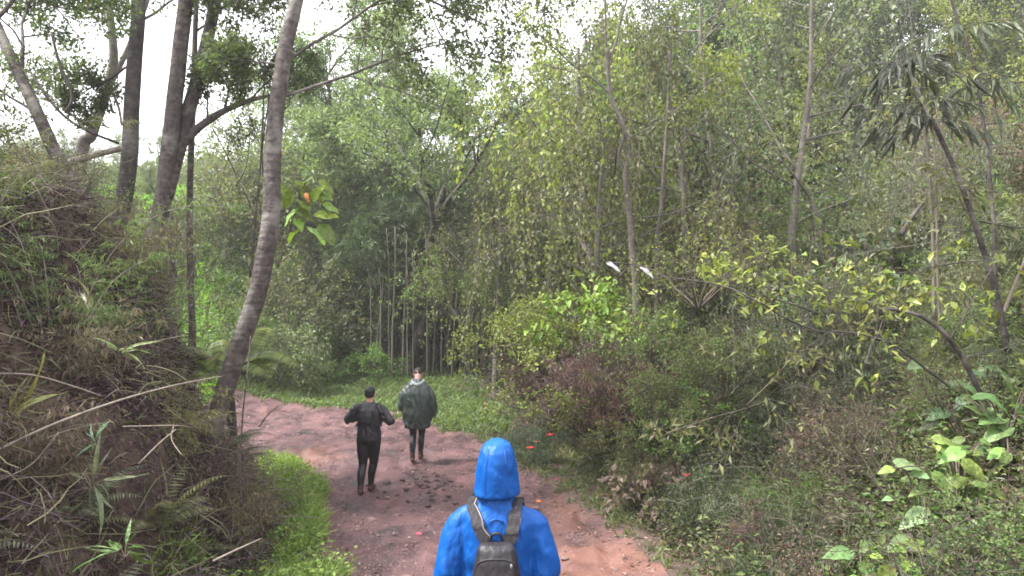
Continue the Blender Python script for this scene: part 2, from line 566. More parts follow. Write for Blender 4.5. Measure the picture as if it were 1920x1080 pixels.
xs = lin([(-90, -30, 3), (-30, -13, .6), (-13, -7, .2), (-7, 3.6, .06), (3.6, 10, .2), (10, 30, .6), (30, 90, 3)])
ys = lin([(-12, 2, .4), (2, 6.5, .12), (6.5, 15, .055), (15, 20, .09), (20, 30, .25), (30, 60, .8), (60, 140, 4)])
GX, GY = np.meshgrid(xs, ys)
GZ = height(GX, GY)
nx_, ny_ = len(xs), len(ys)
PM = path_mask(GX, GY) + (fbm(GX * 1.3, GY * 1.3, 77) - .47) * .7 + (fbm(GX * 7, GY * 7, 78) - .47) * .5
ii = (np.arange(ny_ - 1)[:, None] * nx_ + np.arange(nx_ - 1)[None])
Q = np.stack([ii, ii + 1, ii + nx_ + 1, ii + nx_], -1).reshape(-1, 4)
pmf = PM.ravel()[Q].mean(1) > 0
VV = np.stack([GX, GY, GZ], -1).reshape(-1, 3)


def sub(mask, name, mat):
    f = Q[mask]
    u, inv = np.unique(f.ravel(), return_inverse=True)
    mb = MB(); mb.add(VV[u], inv.reshape(-1, 4), True)
    o = mb.build(name, mat)
    return o, u


m_ground = soil_mat('forest_floor', [(.3, (.035, .024, .018)), (.5, (.085, .055, .042)), (.7, (.15, .10, .075))], 2.5, .9, .9, (.2, .17, .12))
m_path = soil_mat('red_mud', [(.33, (.024, .014, .016)), (.45, (.075, .036, .040)), (.58, (.120, .058, .060)), (.72, (.20, .105, .102))], 1.6, .9, .8, (.22, .145, .14), True)
g_o, _ = sub(~pmf, 'ground', m_ground); tag(g_o, kind='structure')
p_o, pu = sub(pmf, 'dirt_path', m_path); tag(p_o, kind='structure')
PUD = [(1.15, 8.1, .95, 1.1), (-3.9, 13.0, .6, .9), (.75, 9.9, .35, 1.1), (.7, 6.6, .8, 1.0)]
pv = VV[pu]
pud = np.zeros(len(pv))
for cx, cy_, rx, ry in PUD:
    d = np.hypot((pv[:, 0] - cx) / rx, (pv[:, 1] - cy_) / ry) + (fbm(pv[:, 0] * 2.5, pv[:, 1] * 2.5, 4) - .45) * 1.1
    pud = np.maximum(pud, smst(1.35, .25, d) * .5)
at = p_o.data.attributes.new('puddle', 'FLOAT', 'POINT')
at.data.foreach_set('value', pud.astype(np.float32))


# ------------------------------------------------------------------ plant growing
def walk(g, p, d, L, n, wander, grav):
    pts = [np.array(p, float)]
    d = unit(d)
    st = L / n
    for i in range(n):
        d = unit(d + g.normal(0, wander, 3) + np.array([0, 0, grav]))
        pts.append(pts[-1] + d * st)
    return np.array(pts)


def grow(g, p, d, L, r, spec, lvl, tubes, anch, flat=0.0):
    s = spec[lvl]
    pts = walk(g, p, d, L, s.get('n', 5), s.get('w', .12), s.get('g', 0.0))
    tubes.append((pts, np.linspace(r, r * s.get('tap', .35), len(pts)), lvl))
    if lvl == len(spec) - 1:
        anch.append(pts); return
    for i in range(s['c']):
        t = s.get('s', .3) + (1 - s.get('s', .3)) * (i + g.random()) / s['c']
        k = min(int(t * (len(pts) - 1)), len(pts) - 2)
        f = t * (len(pts) - 1) - k
        q = pts[k] * (1 - f) + pts[k + 1] * f
        td = unit(pts[k + 1] - pts[k])
        ax = unit(np.cross(td, g.normal(0, 1, 3)))
        if flat: ax = unit(ax * np.array([1 - flat, 1 - flat, 1.0]))
        side = unit(np.cross(ax, td))
        a = R(s.get('a', 45)) * (0.7 + .6 * g.random())
        nd = unit(td * math.cos(a) + side * math.sin(a))
        grow(g, q, nd, L * s.get('lr', .55) * (1 - .45 * t) * (.7 + .6 * g.random()), r * (1 - .65 * t) * s.get('rr', .6), spec, lvl + 1, tubes, anch, flat)


def put_leaves(g, mb, anch, per, L, W, shape='simple', droop=0.0, spread=.9, tuft=0.06, up=0.6, start=0.15, curl=.15, fold=.15):
    Ps, Ds = [], []
    for pts in anch:
        m = per if isinstance(per, int) else int(g.integers(per[0], per[1]))
        t = start + (1 - start) * g.random(m)
        x = t * (len(pts) - 1); k = np.minimum(x.astype(int), len(pts) - 2); f = (x - k)[:, None]
        q = pts[k] * (1 - f) + pts[k + 1] * f
        td = unit(pts[k + 1] - pts[k])
        rnd = unit(g.normal(0, 1, (m, 3)))
        d = unit(td * .6 + rnd * spread + np.array([0, 0, -droop]))
        Ps.append(q + g.normal(0, tuft, (m, 3))); Ds.append(d)
    Pp = np.concatenate(Ps); D = np.concatenate(Ds)
    n = len(Pp)
    N = unit(g.normal(0, 1, (n, 3)) * (1 - up) + np.array([0, 0, 1.0]) * up + 1e-3)
    ll = L * (.6 + .7 * g.random(n))
    leaves(mb, Pp, D, N, ll, W * ll / L, shape, fold, curl)


def wood(tubes, sides=(8, 6, 4, 3, 3), minr=0.0, lump=0.0):
    mb = MB()
    for i, (pts, rr, lvl) in enumerate(tubes):
        tube(mb, pts, np.maximum(rr, minr), sides[lvl], cap=False, lump=lump if lvl == 0 else 0, seed=i)
    return mb


# archetype library: name -> list of (wood_mesh, leaf_mesh)
LIB = {}


def lib(name, fn, variants, wmat='stem', lmat='leaf'):
    LIB[name] = []
    for k in range(variants):
        g = np.random.default_rng(hash_(name) + k * 101)
        wmb, lmb = fn(g, k)
        LIB[name].append((wmb.mesh(name + '_wood', MAT[wmat]) if wmb else None, lmb.mesh(name + '_leaves', MAT[lmat])))


def hash_(s):
    return sum(ord(c) * (i + 3) for i, c in enumerate(s)) % 100000


def a_shrub(nst, per, LL, WW, h=1.25, shape='simple', droop=.15, sub=6, tuft=.05, ang=45, up=.5, spreadbase=.9):
    def fn(g, k):
        tubes, anch = [], []
        spec = [dict(c=sub, n=5, w=.13, a=ang, s=.35, lr=.6, g=-.02), dict(c=4, n=4, w=.18, a=50, s=.2, lr=.62), dict(n=3, w=.2, g=-.03)]
        for i in range(nst):
            a = i / nst * 6.283 + g.random() * .8
            el = g.random() ** .6
            d = np.array([math.cos(a) * el * spreadbase, math.sin(a) * el * spreadbase, .55 + .5 * g.random() * (1.2 - el)])
            grow(g, np.array([math.cos(a), math.sin(a), 0]) * .12 * g.random() + [0, 0, -.15], d, h * (.75 + .5 * g.random()), .017, spec, 0, tubes, anch)
        lm = MB()
        put_leaves(g, lm, anch, per, LL, WW, shape, droop, .9, tuft, up)
        return wood([t for t in tubes if t[2] < 2 or g.random() < .5], (4, 3, 3), .004), lm
    return fn


lib('leafy', a_shrub(10, 9, .085, .048, sub=7), 4)
lib('smallleaf', a_shrub(11, 14, .05, .032, sub=7, tuft=.04), 3)
lib('broad', a_shrub(8, 5, .17, .11, sub=5, shape='broad', droop=.3, up=.75), 3, lmat='broad')
lib('narrow', a_shrub(10, 11, .15, .020, sub=7, droop=.55, tuft=.05), 3)
lib('twiggy', a_shrub(12, 3, .06, .03, sub=8), 3, wmat='stem')
lib('tall', a_shrub(9, 9, .08, .045, h=1.9, sub=8, spreadbase=.42), 3)
lib('drybush', a_shrub(20, 7, .10, .012, sub=8, tuft=.03, droop=.3), 2, wmat='twig', lmat='dry')


def a_feather(g, k):
    """soft fine needle-leaved bush with drooping plumes"""
    tubes, anch = [], []
    spec = [dict(c=9, n=6, w=.1, a=40, s=.2, lr=.55), dict(c=6, n=4, w=.15, a=35, s=.1, lr=.6, g=-.05), dict(n=4, w=.12, g=-.10)]
    for i in range(9):
        a = i / 9 * 6.283 + g.random()
        e = g.random() * .7
        grow(g, [0, 0, -.1], [math.cos(a) * e, math.sin(a) * e, 1], 1.3 * (.8 + .4 * g.random()), .02, spec, 0, tubes, anch)
    lm = MB()
    put_leaves(g, lm, anch, 17, .11, .009, 'simple', .35, .55, .02, .4)
    return wood([t for t in tubes if t[2] < 2], (4, 3, 3), .004), lm


lib('feather', a_feather, 3)


def frond(mb, stem, base, d, L, droop, pin, n=26, sag=.35, g=None):
    """one fern frond: arched rachis with two rows of pinnae"""
    d = unit(d)
    pts = [np.array(base, float)]
    m = 12
    for i in range(m):
        d = unit(d + np.array([0, 0, -droop / m * (0.5 + i / m * 1.3)]))
        pts.append(pts[-1] + d * L / m)
    pts = np.array(pts)
    tube(stem, pts, np.linspace(.008, .002, m + 1) * (1 if L < 1 else 1.5), 3, cap=False)
    t = np.linspace(.14, .99, n)
    x = t * m; k = np.minimum(x.astype(int), m - 1); f = (x - k)[:, None]
    q = pts[k] * (1 - f) + pts[k + 1] * f
    td = unit(pts[k + 1] - pts[k])
    side = unit(np.cross(td, [0, 0, 1.0]) + 1e-4)
    nn = np.cross(side, td)
    pl = pin * np.sin(np.clip(t * 1.05, 0, 1) * math.pi) ** .6 * (1.05 - t * .35)
    for s in (-1, 1):
        dd = unit(side * s + td * .35 - nn * sag)
        leaves(mb, q, dd, nn + side * s * .3, pl, np.maximum(pl * .2, .012), 'simple', 0, .12)


def a_fern(L=.8, nf=11, pin=.16, droop=1.2, n=22):
    def fn(g, k):
        w, l = MB(), MB()
        for i in range(nf):
            a = i / nf * 6.283 + g.random() * .5
            e = .5 + .5 * g.random()
            frond(l, w, [0, 0, 0], [math.cos(a) * e, math.sin(a) * e, .9], L * (.7 + .5 * g.random()), droop * (.8 + .5 * g.random()), pin, n)
        return w, l
    return fn


lib('fern', a_fern(), 2)
lib('treefern', a_fern(1.7, 13, .36, 1.7, 46), 1)


def a_tree(kind):
    def fn(g, k):
        tubes, anch = [], []
        if kind == 'spreading':      # low forked, flat feathery layers
            sp = [dict(c=5, n=7, w=.10, a=32, s=.42, lr=.75, rr=.75, tap=.4), dict(c=6, n=6, w=.14, a=38, s=.3, lr=.62, g=.0),
                  dict(c=7, n=5, w=.16, a=45, s=.15, lr=.55, g=-.01), dict(c=5, n=3, w=.15, a=50, s=.1, lr=.6), dict(n=3, w=.15, g=-.02)]
            for i in range(2):
                a = g.random() * 6.28
                grow(g, [0.15 * i, 0, -.3], [math.cos(a) * .32, math.sin(a) * .32, 1], 5.6, .14 - .03 * i, sp, 0, tubes, anch, .55)
            per, LL, WW, dr, tf, up = 10, .125, .045, .1, .08, .75
        elif kind == 'upright':
            sp = [dict(c=13, n=8, w=.05, a=50, s=.28, lr=.48, rr=.5, tap=.3), dict(c=7, n=5, w=.14, a=45, s=.2, lr=.55),
                  dict(c=6, n=4, w=.16, a=48, s=.15, lr=.6), dict(n=3, w=.2, g=-.03)]
            grow(g, [0, 0, -.3], [g.normal() * .06, g.normal() * .06, 1], 7.2, .12, sp, 0, tubes, anch)
            per, LL, WW, dr, tf, up = 12, .11, .06, .2, .08, .5
        elif kind == 'dense':
            sp = [dict(c=15, n=8, w=.06, a=62, s=.15, lr=.5, rr=.5, tap=.3), dict(c=8, n=5, w=.14, a=48, s=.2, lr=.55, g=-.03),
                  dict(c=6, n=4, w=.16, a=50, s=.15, lr=.6, g=-.03), dict(n=3, w=.2, g=-.06)]
            grow(g, [0, 0, -.3], [g.normal() * .06, g.normal() * .06, 1], 6.4, .12, sp, 0, tubes, anch)
            per, LL, WW, dr, tf, up = 13, .12, .065, .3, .09, .5
        elif kind == 'slender':
            sp = [dict(c=10, n=9, w=.045, a=38, s=.4, lr=.34, rr=.5, tap=.3), dict(c=6, n=4, w=.15, a=45, s=.2, lr=.55), dict(n=3, w=.2)]
            for i in range(3):
                a = g.random() * 6.28
                grow(g, [.2 * math.cos(a), .2 * math.sin(a), -.3], [math.cos(a) * .12, math.sin(a) * .12, 1], 7.0, .05, sp, 0, tubes, anch)
            per, LL, WW, dr, tf, up = 8, .09, .045, .2, .08, .5
        lm = MB()
        put_leaves(g, lm, anch, per, LL, WW, 'simple', dr, .9, tf, up)
        return wood([t for t in tubes if t[2] < 3 or g.random() < .3], (9, 6, 4, 3, 3), .006, .12), lm
    return fn


lib('spreading', a_tree('spreading'), 2, 'trunk2')
lib('upright', a_tree('upright'), 3, 'trunk2')
lib('dense', a_tree('dense'), 3, 'trunk2')
lib('slender', a_tree('slender'), 2, 'pale')


def a_draped(g, k):
    """slender tree hung with curtains of creeper"""
    tubes, anch = [], []
    sp = [dict(c=11, n=9, w=.06, a=55, s=.35, lr=.42, rr=.45, tap=.35), dict(c=6, n=5, w=.14, a=45, s=.15, lr=.6), dict(c=3, n=3, w=.2, a=45, lr=.6), dict(n=3, w=.2)]
    grow(g, [0, 0, -.3], [g.normal() * .05, g.normal() * .05, 1], 7.4, .10, sp, 0, tubes, anch)
    lm = MB()
    put_leaves(g, lm, anch, 7, .12, .065, 'simple', .3, .9, .09, .5)
    ends = [a[-1] for a in anch]
    vin = []
    for i in range(130):
        e = ends[int(g.integers(len(ends)))]
        L = .7 + 2.6 * g.random() ** 1.5
        vin.append(walk(g, e, [g.normal() * .15, g.normal() * .15, -1], L, 7, .07, -.15))
    put_leaves(g, lm, vin, 22, .11, .07, 'simple', .5, .9, .06, .4)
    tb = [t for t in tubes if t[2] < 2] + [(v, np.full(len(v), .007), 3) for v in vin[::2]]
    return wood(tb, (8, 5, 4, 3), .005, .15), lm


lib('draped', a_draped, 2, 'pale')


def a_bamboo(nc, h, r, lean, leafy, wl, start=.45, br=.09, per=7):
    def fn(g, k):
        w, l = MB(), MB()
        for i in range(nc):
            a = g.random() * 6.283; rad = br * nc ** .5 * g.random() ** .5 * 1.6
            b = np.array([math.cos(a) * rad, math.sin(a) * rad, -.2])
            H = h * (.65 + .5 * g.random())
            ln = lean * (.3 + g.random())
            pts = [b]; d = unit([math.cos(a) * ln * .3 + g.normal() * .05, math.sin(a) * ln * .3 + g.normal() * .05, 1])
            for j in range(12):
                d = unit(d + np.array([math.cos(a), math.sin(a), 0]) * ln * .02 * j + [0, 0, -.004 * j * ln * 4])
                pts.append(pts[-1] + d * H / 12)
            pts = np.array(pts)
            tube(w, pts, np.linspace(r, r * .25, 13) * (.7 + .6 * g.random()), 5, cap=False)
            an = []
            for j in range(leafy):
                t = start + (1 - start) * g.random()
                x = t * 12; kk = min(int(x), 11); q = pts[kk] + (pts[kk + 1] - pts[kk]) * (x - kk)
                aa = g.random() * 6.283
                an.append(walk(g, q, [math.cos(aa), math.sin(aa), .5], .35 + .5 * g.random(), 4, .1, -.14))
            put_leaves(g, l, an, per, wl, wl * .12, 'simple', .7, .6, .03, .5)
            for v in an[::3]: tube(w, v, .004, 3, cap=False)
        return w, l
    return fn


lib('thicket', a_bamboo(26, 5.6, .02, .45, 26, .17, .5), 3, 'culm')
lib('bamboo', a_bamboo(9, 6.5, .026, 1.0, 48, .19, .3, .12, 9), 3, 'culm')
lib('reed', a_bamboo(22, 1.9, .007, .8, 14, .15, .2, .05, 8), 2, 'culm')


def a_bare(g, k):
    """dead bare stems hung with shreds of dry creeper"""
    tubes, anch = [], []
    sp = [dict(c=7, n=9, w=.09, a=30, s=.3, lr=.35, rr=.5), dict(c=3, n=4, w=.16, a=40, s=.2, lr=.6), dict(n=3, w=.2, g=-.1)]
    for i in range(9):
        a = g.random() * 6.28; e = .1 + .35 * g.random()
        grow(g, [.35 * math.cos(a), .35 * math.sin(a), -.2], [math.cos(a) * e, math.sin(a) * e, 1], 2.2 + 1.2 * g.random(), .013, sp, 0, tubes, anch)
    lm = MB(); vin = []
    for i in range(46):
        e = anch[int(g.integers(len(anch)))][-1]
        vin.append(walk(g, e, [g.normal() * .2, g.normal() * .2, -1], .5 + 1.1 * g.random(), 6, .10, -.15))
    put_leaves(g, lm, vin, 11, .07, .035, 'simple', .5, .8, .05, .4)
    put_leaves(g, lm, anch, 2, .06, .03, 'simple', .5, .8, .05, .4)
    return wood([t for t in tubes if t[2] < 3] + [(v, np.full(len(v), .005), 2) for v in vin], (5, 4, 3), .004), lm


lib('bare', a_bare, 3, 'pale')


# foliage base colours; the haze entry has background haze put into it
C = dict(
    yg=(.215, .26, .075), lime=(.22, .33, .07), mid=(.115, .175, .062), olive=(.15, .16, .08), grey=(.155, .185, .12),
    dark=(.06, .085, .045), deep=(.04, .06, .032), fresh=(.15, .27, .07), brown=(.17, .125, .10), tan=(.24, .20, .14),
    rust=(.13, .07, .06), pink=(.17, .115, .115), bluegreen=(.11, .17, .11), haze=(.17, .225, .115))
CW = dict(yg='yellow-green', lime='lime green', mid='mid green', olive='olive', grey='grey-green', dark='dark green', deep='blackish green', fresh='fresh green',
          brown='brown-leaved', tan='straw-coloured', rust='rusty red', pink='reddish', haze='pale green', bluegreen='bluish green')
KW = dict(leafy='full-leaved', smallleaf='small-leaved', broad='broad-leaved', narrow='narrow-leaved', twiggy='thin twiggy', tall='tall upright', reed='reedy',
          bamboo='arching', bare='bare-stemmed', feather='feathery', fern='ferny', drybush='dry', dense='bushy', upright='upright', draped='creeper-hung', slender='slender', spreading='flat-crowned')


def plant(kind, name, x, y, s, col, label, cat_, group=None, k=None, rz=None, dz=0.0, sz=None, foliage='foliage', woodn='stem', tilt=None):
    v = LIB[kind]
    if k is None: k = int(abs(x * 7.3 + y * 3.1) * 10)
    wm, lm = v[k % len(v)]
    o = empty(name, (x, y, hz(x, y) + dz), rz if rz is not None else (x * 12.9898 + y * 78.233) % 6.283)
    if tilt: o.rotation_euler = (tilt[0], tilt[1], o.rotation_euler[2])
    o.scale = (s, s, sz or s)
    tag(o, label, cat_, group)
    if wm: link(woodn, wm, o)
    l = link(foliage, lm, o)
    l.color = (*(C[col] if isinstance(col, str) else col), 1)
    return o

# ------------------------------------------------------------------ far ridge wood
def stuff(o, label, cat_):
    tag(o, label, cat_, None, 'stuff'); return o


def rs(n): return np.random.default_rng(n)


# big trees on the left bank, each with its own traced trunk in real space
def big_tree(name, label, trunks, mat, limbs, col, leafL, per, seed, group=None, mb_sides=14, leafW=.5, cat_='tree', spec=None, kind='simple'):
    """trunks: list of (points, r0, r1); limbs: list of (start, dir, length, radius)"""
    base = np.array(trunks[0][0][0]); gz0 = hz(base[0], base[1])
    if name == 'tree' and base[2] > gz0:
        base = np.array([base[0] - .03, base[1], gz0 - .15]); trunks[0] = ([base] + list(trunks[0][0]),) + tuple(trunks[0][1:])
    o = empty(name, tuple(base))
    tag(o, label, cat_, group)
    g = rs(seed)
    mb = MB()
    for i, (pts, r0, r1) in enumerate(trunks):
        c = cat(pts, 8) - base
        n = len(c)
        rr = np.linspace(r0, r1, n)
        if i == 0: rr = rr * (1 + .45 * np.exp(-np.arange(n) / 3.0))
        tube(mb, c, rr, mb_sides, cap=True, lump=.07, seed=seed + i)
    tubes, anch = [], []
    spec = spec or [dict(c=7, n=6, w=.12, a=42, s=.25, lr=.6, rr=.6), dict(c=6, n=5, w=.16, a=45, s=.15, lr=.6), dict(c=5, n=4, w=.16, a=45, s=.1, lr=.6), dict(n=3, w=.2, g=-.03)]
    for st, d, L, r in limbs:
        grow(g, np.array(st) - base, d, L, r, spec, 0, tubes, anch)
    for i, (pts, rr, lvl) in enumerate(tubes):
        if lvl < 3: tube(mb, pts, np.maximum(rr, .004), (8, 5, 4, 3)[lvl], cap=False)
    mb.build('trunk', MAT[mat], o)
    if anch and per:
        lm = MB()
        put_leaves(g, lm, anch, per, leafL, leafL * leafW, kind, .2, .9, .05, .5)
        l = lm.build('crown', MAT['leaf'], o); l.color = (*(C[col] if isinstance(col, str) else col), 1)
    return o


def ball_hub(mb, p):
    tube(mb, [p - [0, 0, .03], p + [0, 0, .03]], .02, 6)


def PP(*a): return [P(*q) for q in a]


# tree C: the leaning trunk in front of the path bend
big_tree('tree', 'leaning grey-brown trunk at the foot of the bank, just left of the path bend',
         [(PP((372, 880, 8.2), (396, 815, 8.25), (440, 675, 8.3), (484, 540, 8.35), (508, 405, 8.4), (514, 250, 8.5), (533, 100, 8.6), (557, -5, 8.7), (596, -190, 9), (610, -420, 9.3)), .128, .075)],
         'trunk',
         [(P(522, 185, 8.5), unit([.9, .5, .42]), 3.0, .022), (P(530, 120, 8.6), unit([.8, .6, .75]), 2.6, .022), (P(590, -160, 9), unit([.8, .5, .3]), 2.6, .05), (P(598, -260, 9), unit([-.7, .4, .3]), 2.4, .045), (P(590, -120, 8.9), unit([.9, .9, -.05]), 3.2, .035), (P(575, -60, 8.8), unit([-.9, .6, .1]), 1.8, .03), (P(600, -200, 9), unit([1, .4, .02]), 3.4, .04),
          (P(606, -380, 9.2), unit([.2, -.3, 1]), 2.2, .05), (P(606, -380, 9.2), unit([.8, -.3, .5]), 2.2, .05), (P(520, 120, 8.6), unit([-.8, .3, .25]), .9, .012)],
         (.09, .125, .055), .075, 9, 11)
big_tree('tree', 'straight dark mossy trunk on top of the bank, left of the forked pale trunks',
         [(PP((198, 500, 10), (212, 455, 10), (230, 380, 10), (243, 290, 10), (250, 150, 10), (261, 0, 10.1), (275, -200, 10.3), (280, -330, 10.5)), .135, .08)],
         'trunk2',
         [(P(272, -150, 10.2), unit([-.8, .2, .3]), 2.6, .05), (P(262, -20, 10.1), unit([-.9, .3, -.05]), 2.6, .035), (P(266, -60, 10.2), unit([.7, .5, -.05]), 1.6, .03), (P(265, -60, 10.2), unit([-.8, -.3, .1]), 1.9, .04), (P(280, -320, 10.5), unit([.1, .2, 1]), 2.0, .05), (P(278, -240, 10.3), unit([.6, -.4, .4]), 2.2, .05),
          (P(252, 120, 10), unit([-.7, .4, -.05]), 1.1, .02)],
         (.08, .11, .05), .07, 11, 12)
big_tree('tree', 'pale grey double-stemmed trunk on top of the bank, stems splitting above head height',
         [(PP((262, 520, 9.5), (280, 465, 9.55), (303, 390, 9.6), (319, 265, 9.6), (336, 110, 9.65), (350, -30, 9.7), (360, -240, 9.9)), .145, .085),
          (PP((308, 370, 9.62), (332, 285, 9.75), (352, 215, 9.8), (380, 110, 9.9), (408, -20, 10), (440, -200, 10.2)), .12, .07),
          (PP((338, 275, 9.75), (372, 240, 9.8), (420, 208, 9.9), (470, 188, 10.1), (500, 180, 10.4)), .062, .025)],
         'trunk',
         [(P(436, -180, 10.2), unit([.5, .4, .6]), 2.3, .05), (P(400, 20, 10), unit([.7, .3, .5]), 1.3, .025), (P(358, -200, 9.9), unit([-.6, -.2, .5]), 2.2, .05),
          (P(420, 208, 9.9), unit([.35, .3, .9]), .9, .02), (P(470, 188, 10.1), unit([.5, .2, .7]), .8, .016), (P(500, 180, 10.4), unit([.8, .4, .3]), .8, .016), (P(385, 232, 9.8), unit([.2, .3, .9]), .8, .016)],
         (.08, .11, .05), .065, 5, 13)
big_tree('tree', 'thin straight knobbly trunk standing just right of the double-stemmed trunk',
         [(PP((360, 660, 10.6), (360, 600, 10.6), (356, 480, 10.5), (357, 330, 10.5), (362, 200, 10.6), (366, 60, 10.7), (372, -90, 10.8)), .06, .035)],
         'trunk', [(P(366, 60, 10.7), unit([.5, .4, .8]), 1.3, .02), (P(372, -80, 10.8), unit([-.2, .4, .8]), 1.5, .025)], 'dark', .05, 7, 14, mb_sides=9)
big_tree('tree', 'greenish trunk leaning left out of the brush at the top left of the bank',
         [(PP((160, 400, 9), (142, 352, 9), (108, 295, 9), (72, 215, 9), (36, 140, 9.1), (-10, 40, 9.3), (-60, -90, 9.5)), .105, .06)],
         'trunk', [(P(40, 150, 9.1), unit([.1, .3, 1]), 1.7, .03), (P(-10, 40, 9.3), unit([.6, .3, .8]), 2.0, .03), (P(-40, -30, 9.4), unit([.9, .2, .4]), 2.0, .03), (P(72, 215, 9), unit([-.8, .1, .6]), 1.4, .02)],
         'mid', .065, 14, 15)
big_tree('tree', 'pale forked trunk against the white sky behind the bank trees',
         [(PP((150, 330, 13), (172, 250, 13), (196, 178, 13), (212, 120, 13), (210, 60, 13), (196, -40, 13.2)), .12, .06),
          (PP((196, 178, 13), (226, 120, 13.2), (262, 40, 13.4), (290, -40, 13.6)), .06, .04),
          (PP((205, 160, 13), (222, 200, 13.1), (228, 235, 13.1)), .03, .02)],
         'pale', [(P(210, 60, 13), unit([-.5, .3, .8]), 2.2, .04), (P(196, -40, 13.2), unit([.3, .3, .8]), 2.2, .04), (P(172, 240, 13), unit([-.8, .2, .5]), 2.4, .03), (P(262, 40, 13.4), unit([.7, .3, .5]), 2.0, .03)],
         (.12, .15, .09), .08, 7, 16)
# thin saplings between the trunks
SAP = [([(470, 520, 9.5), (478, 420, 9.5), (487, 330, 9.5), (492, 240, 9.5), (497, 120, 9.6)], .016, 'thin dark sapling just left of the leaning trunk'),
       ([(476, 560, 10), (483, 470, 10), (495, 370, 10), (492, 280, 10), (505, 180, 10)], .015, 'second thin sapling beside the leaning trunk, slightly curved'),
       ([(492, 450, 9.3), (470, 385, 9.3), (448, 340, 9.3), (425, 290, 9.4), (398, 240, 9.5)], .012, 'thin twig-like sapling bending left between the trunks'),
       ([(442, 350, 9.3), (462, 310, 9.3), (470, 240, 9.3)], .008, 'short side sapling crossing in front of the pale gap'),
       ([(520, 500, 9.6), (535, 455, 9.6), (548, 420, 9.6)], .014, 'short twig sprouting right of the leaning trunk'),
       ([(453, 950, 6.9), (450, 880, 6.95), (455, 780, 7), (465, 690, 7), (470, 630, 7.1)], .010, 'thin upright dark stem in front of the leaning trunk base'),
       ([(325, 520, 9.4), (322, 480, 9.4), (318, 440, 9.4), (322, 405, 9.5)], .04, 'short black stump between the double-stemmed trunk and thin trunk')]
for i, (pts, r, lab) in enumerate(SAP):
    lb = [(P(*pts[-1]), unit([.2 * (-1) ** i, .2, 1]), .7, .006), (P(*pts[-2]), unit([.5 * (-1) ** i, .2, .8]), .5, .005)] if i < 4 else []
    big_tree('sapling' if i < 6 else 'stump', lab, [(PP(*pts), r, r * .6)], 'trunk2', lb, 'dark', .05, 4, 40 + i, mb_sides=6, cat_='sapling' if i < 6 else 'stump',
             spec=[dict(c=5, n=4, w=.1, a=45, s=.2, lr=.5), dict(c=4, n=3, w=.1, a=45, s=.1, lr=.6), dict(n=3, w=.2)])
# hanging vines on the far left
for pts, lab in [([(60, 140, 8.6), (95, 190, 8.6), (130, 225, 8.7), (175, 250, 8.8), (222, 268, 9.2)], 'thin vine sagging from the leaning green trunk to the dark mossy trunk'),
                 ([(96, 60, 9), (112, 120, 9), (132, 165, 9), (134, 190, 9), (122, 212, 9)], 'thin curling vine hanging in the sky gap at top left')]:
    mb = MB(); c = cat(PP(*pts), 6); tube(mb, c - c[0], .018, 5)
    o = mb.build('vine', MAT['trunk2']); o.location = c[0]; tag(o, lab, 'vine')
mb = MB()
c = cat(PP((60, 330, 9.2), (130, 305, 9.5), (180, 290, 9.7), (228, 278, 9.85)), 6); tube(mb, c - c[0], np.linspace(.05, .04, len(c)), 8, lump=.08)
o = mb.build('fallen_log', MAT['straw']); o.location = c[0]; tag(o, 'pale fallen log propped against the dark mossy trunk on the bank', 'log')

# plant with big leaves behind the leaning trunk
o = empty('sapling', tuple(P(522, 500, 8.9)))
tag(o, 'sapling with a few very large bright leaves, one orange, right of the leaning trunk', 'sapling')
b0 = P(522, 500, 8.9)
mb = MB(); st = cat(PP((522, 500, 8.9), (535, 455, 8.9), (552, 400, 8.9), (566, 360, 8.9), (575, 335, 8.9)), 5) - b0
tube(mb, st, np.linspace(.012, .006, len(st)), 5)
BL = [(590, 345, 615, 385, .9), (575, 425, 620, 452, 1.1), (600, 420, 628, 455, 1.0), (560, 430, 540, 445, .9), (560, 350, 540, 330, .7), (575, 365, 560, 340, .8), (560, 390, 535, 410, .9),
      (590, 400, 640, 408, .7), (585, 375, 600, 350, .8), (548, 360, 532, 385, .8), (610, 405, 645, 400, .6), (570, 345, 585, 322, .7), (556, 408, 572, 440, .7), (600, 360, 625, 372, .7), (565, 350, 582, 372, .8), (552, 392, 575, 402, .9), (580, 390, 560, 420, .8), (596, 340, 618, 352, .8), (545, 372, 530, 352, .8), (605, 385, 632, 392, .8), (588, 432, 606, 458, .9), (560, 372, 580, 388, .8)]
lm = MB(); g = rs(5)
A = []; B_ = []; LL_ = []
for x0, y0, x1, y1, s_ in BL:
    a = P(x0, y0, 8.85 + .1 * g.random()) - b0; b = P(x1, y1, 8.7 + .3 * g.random()) - b0
    k = int(g.integers(len(st) // 2, len(st))); tube(mb, [st[k], (st[k] + a) / 2 + [0, 0, .02], a], .004, 3)
    A.append(a); B_.append(b - a); LL_.append(.34 * s_)
A = np.array(A); B_ = np.array(B_)
for q in range(len(A)): bigleaf(lm, A[q], B_[q], unit(g.normal(0, .35, 3) + [0, -.55, .8]), LL_[q], LL_[q] * .6, .25, .1, 'oval', q)
mb.build('stem', MAT['stem'], o); l = lm.build('foliage', MAT['broad'], o); l.color = (.15, .25, .035, 1)
lm = MB(); bigleaf(lm, P(572, 362, 8.7) - b0, np.array([.08, -.1, -.12]), np.array([.1, -.8, .4]), .13, .06, .5, .1, 'oval', 77)
l = lm.build('orange_leaf', MAT['broad'], o); l.color = (.40, .20, .04, 1); l['label'] = 'withered orange leaf'

# ------------------------------------------------------------------ hand placed plants
def at(px, Y, dx=0): return (px - 960) / FPX * Y + dx


def pl(kind, name, px, Y, s, col, label, cat_, group=None, **k):
    return plant(kind, name, at(px, Y), Y, s, col, label, cat_, group, **k)


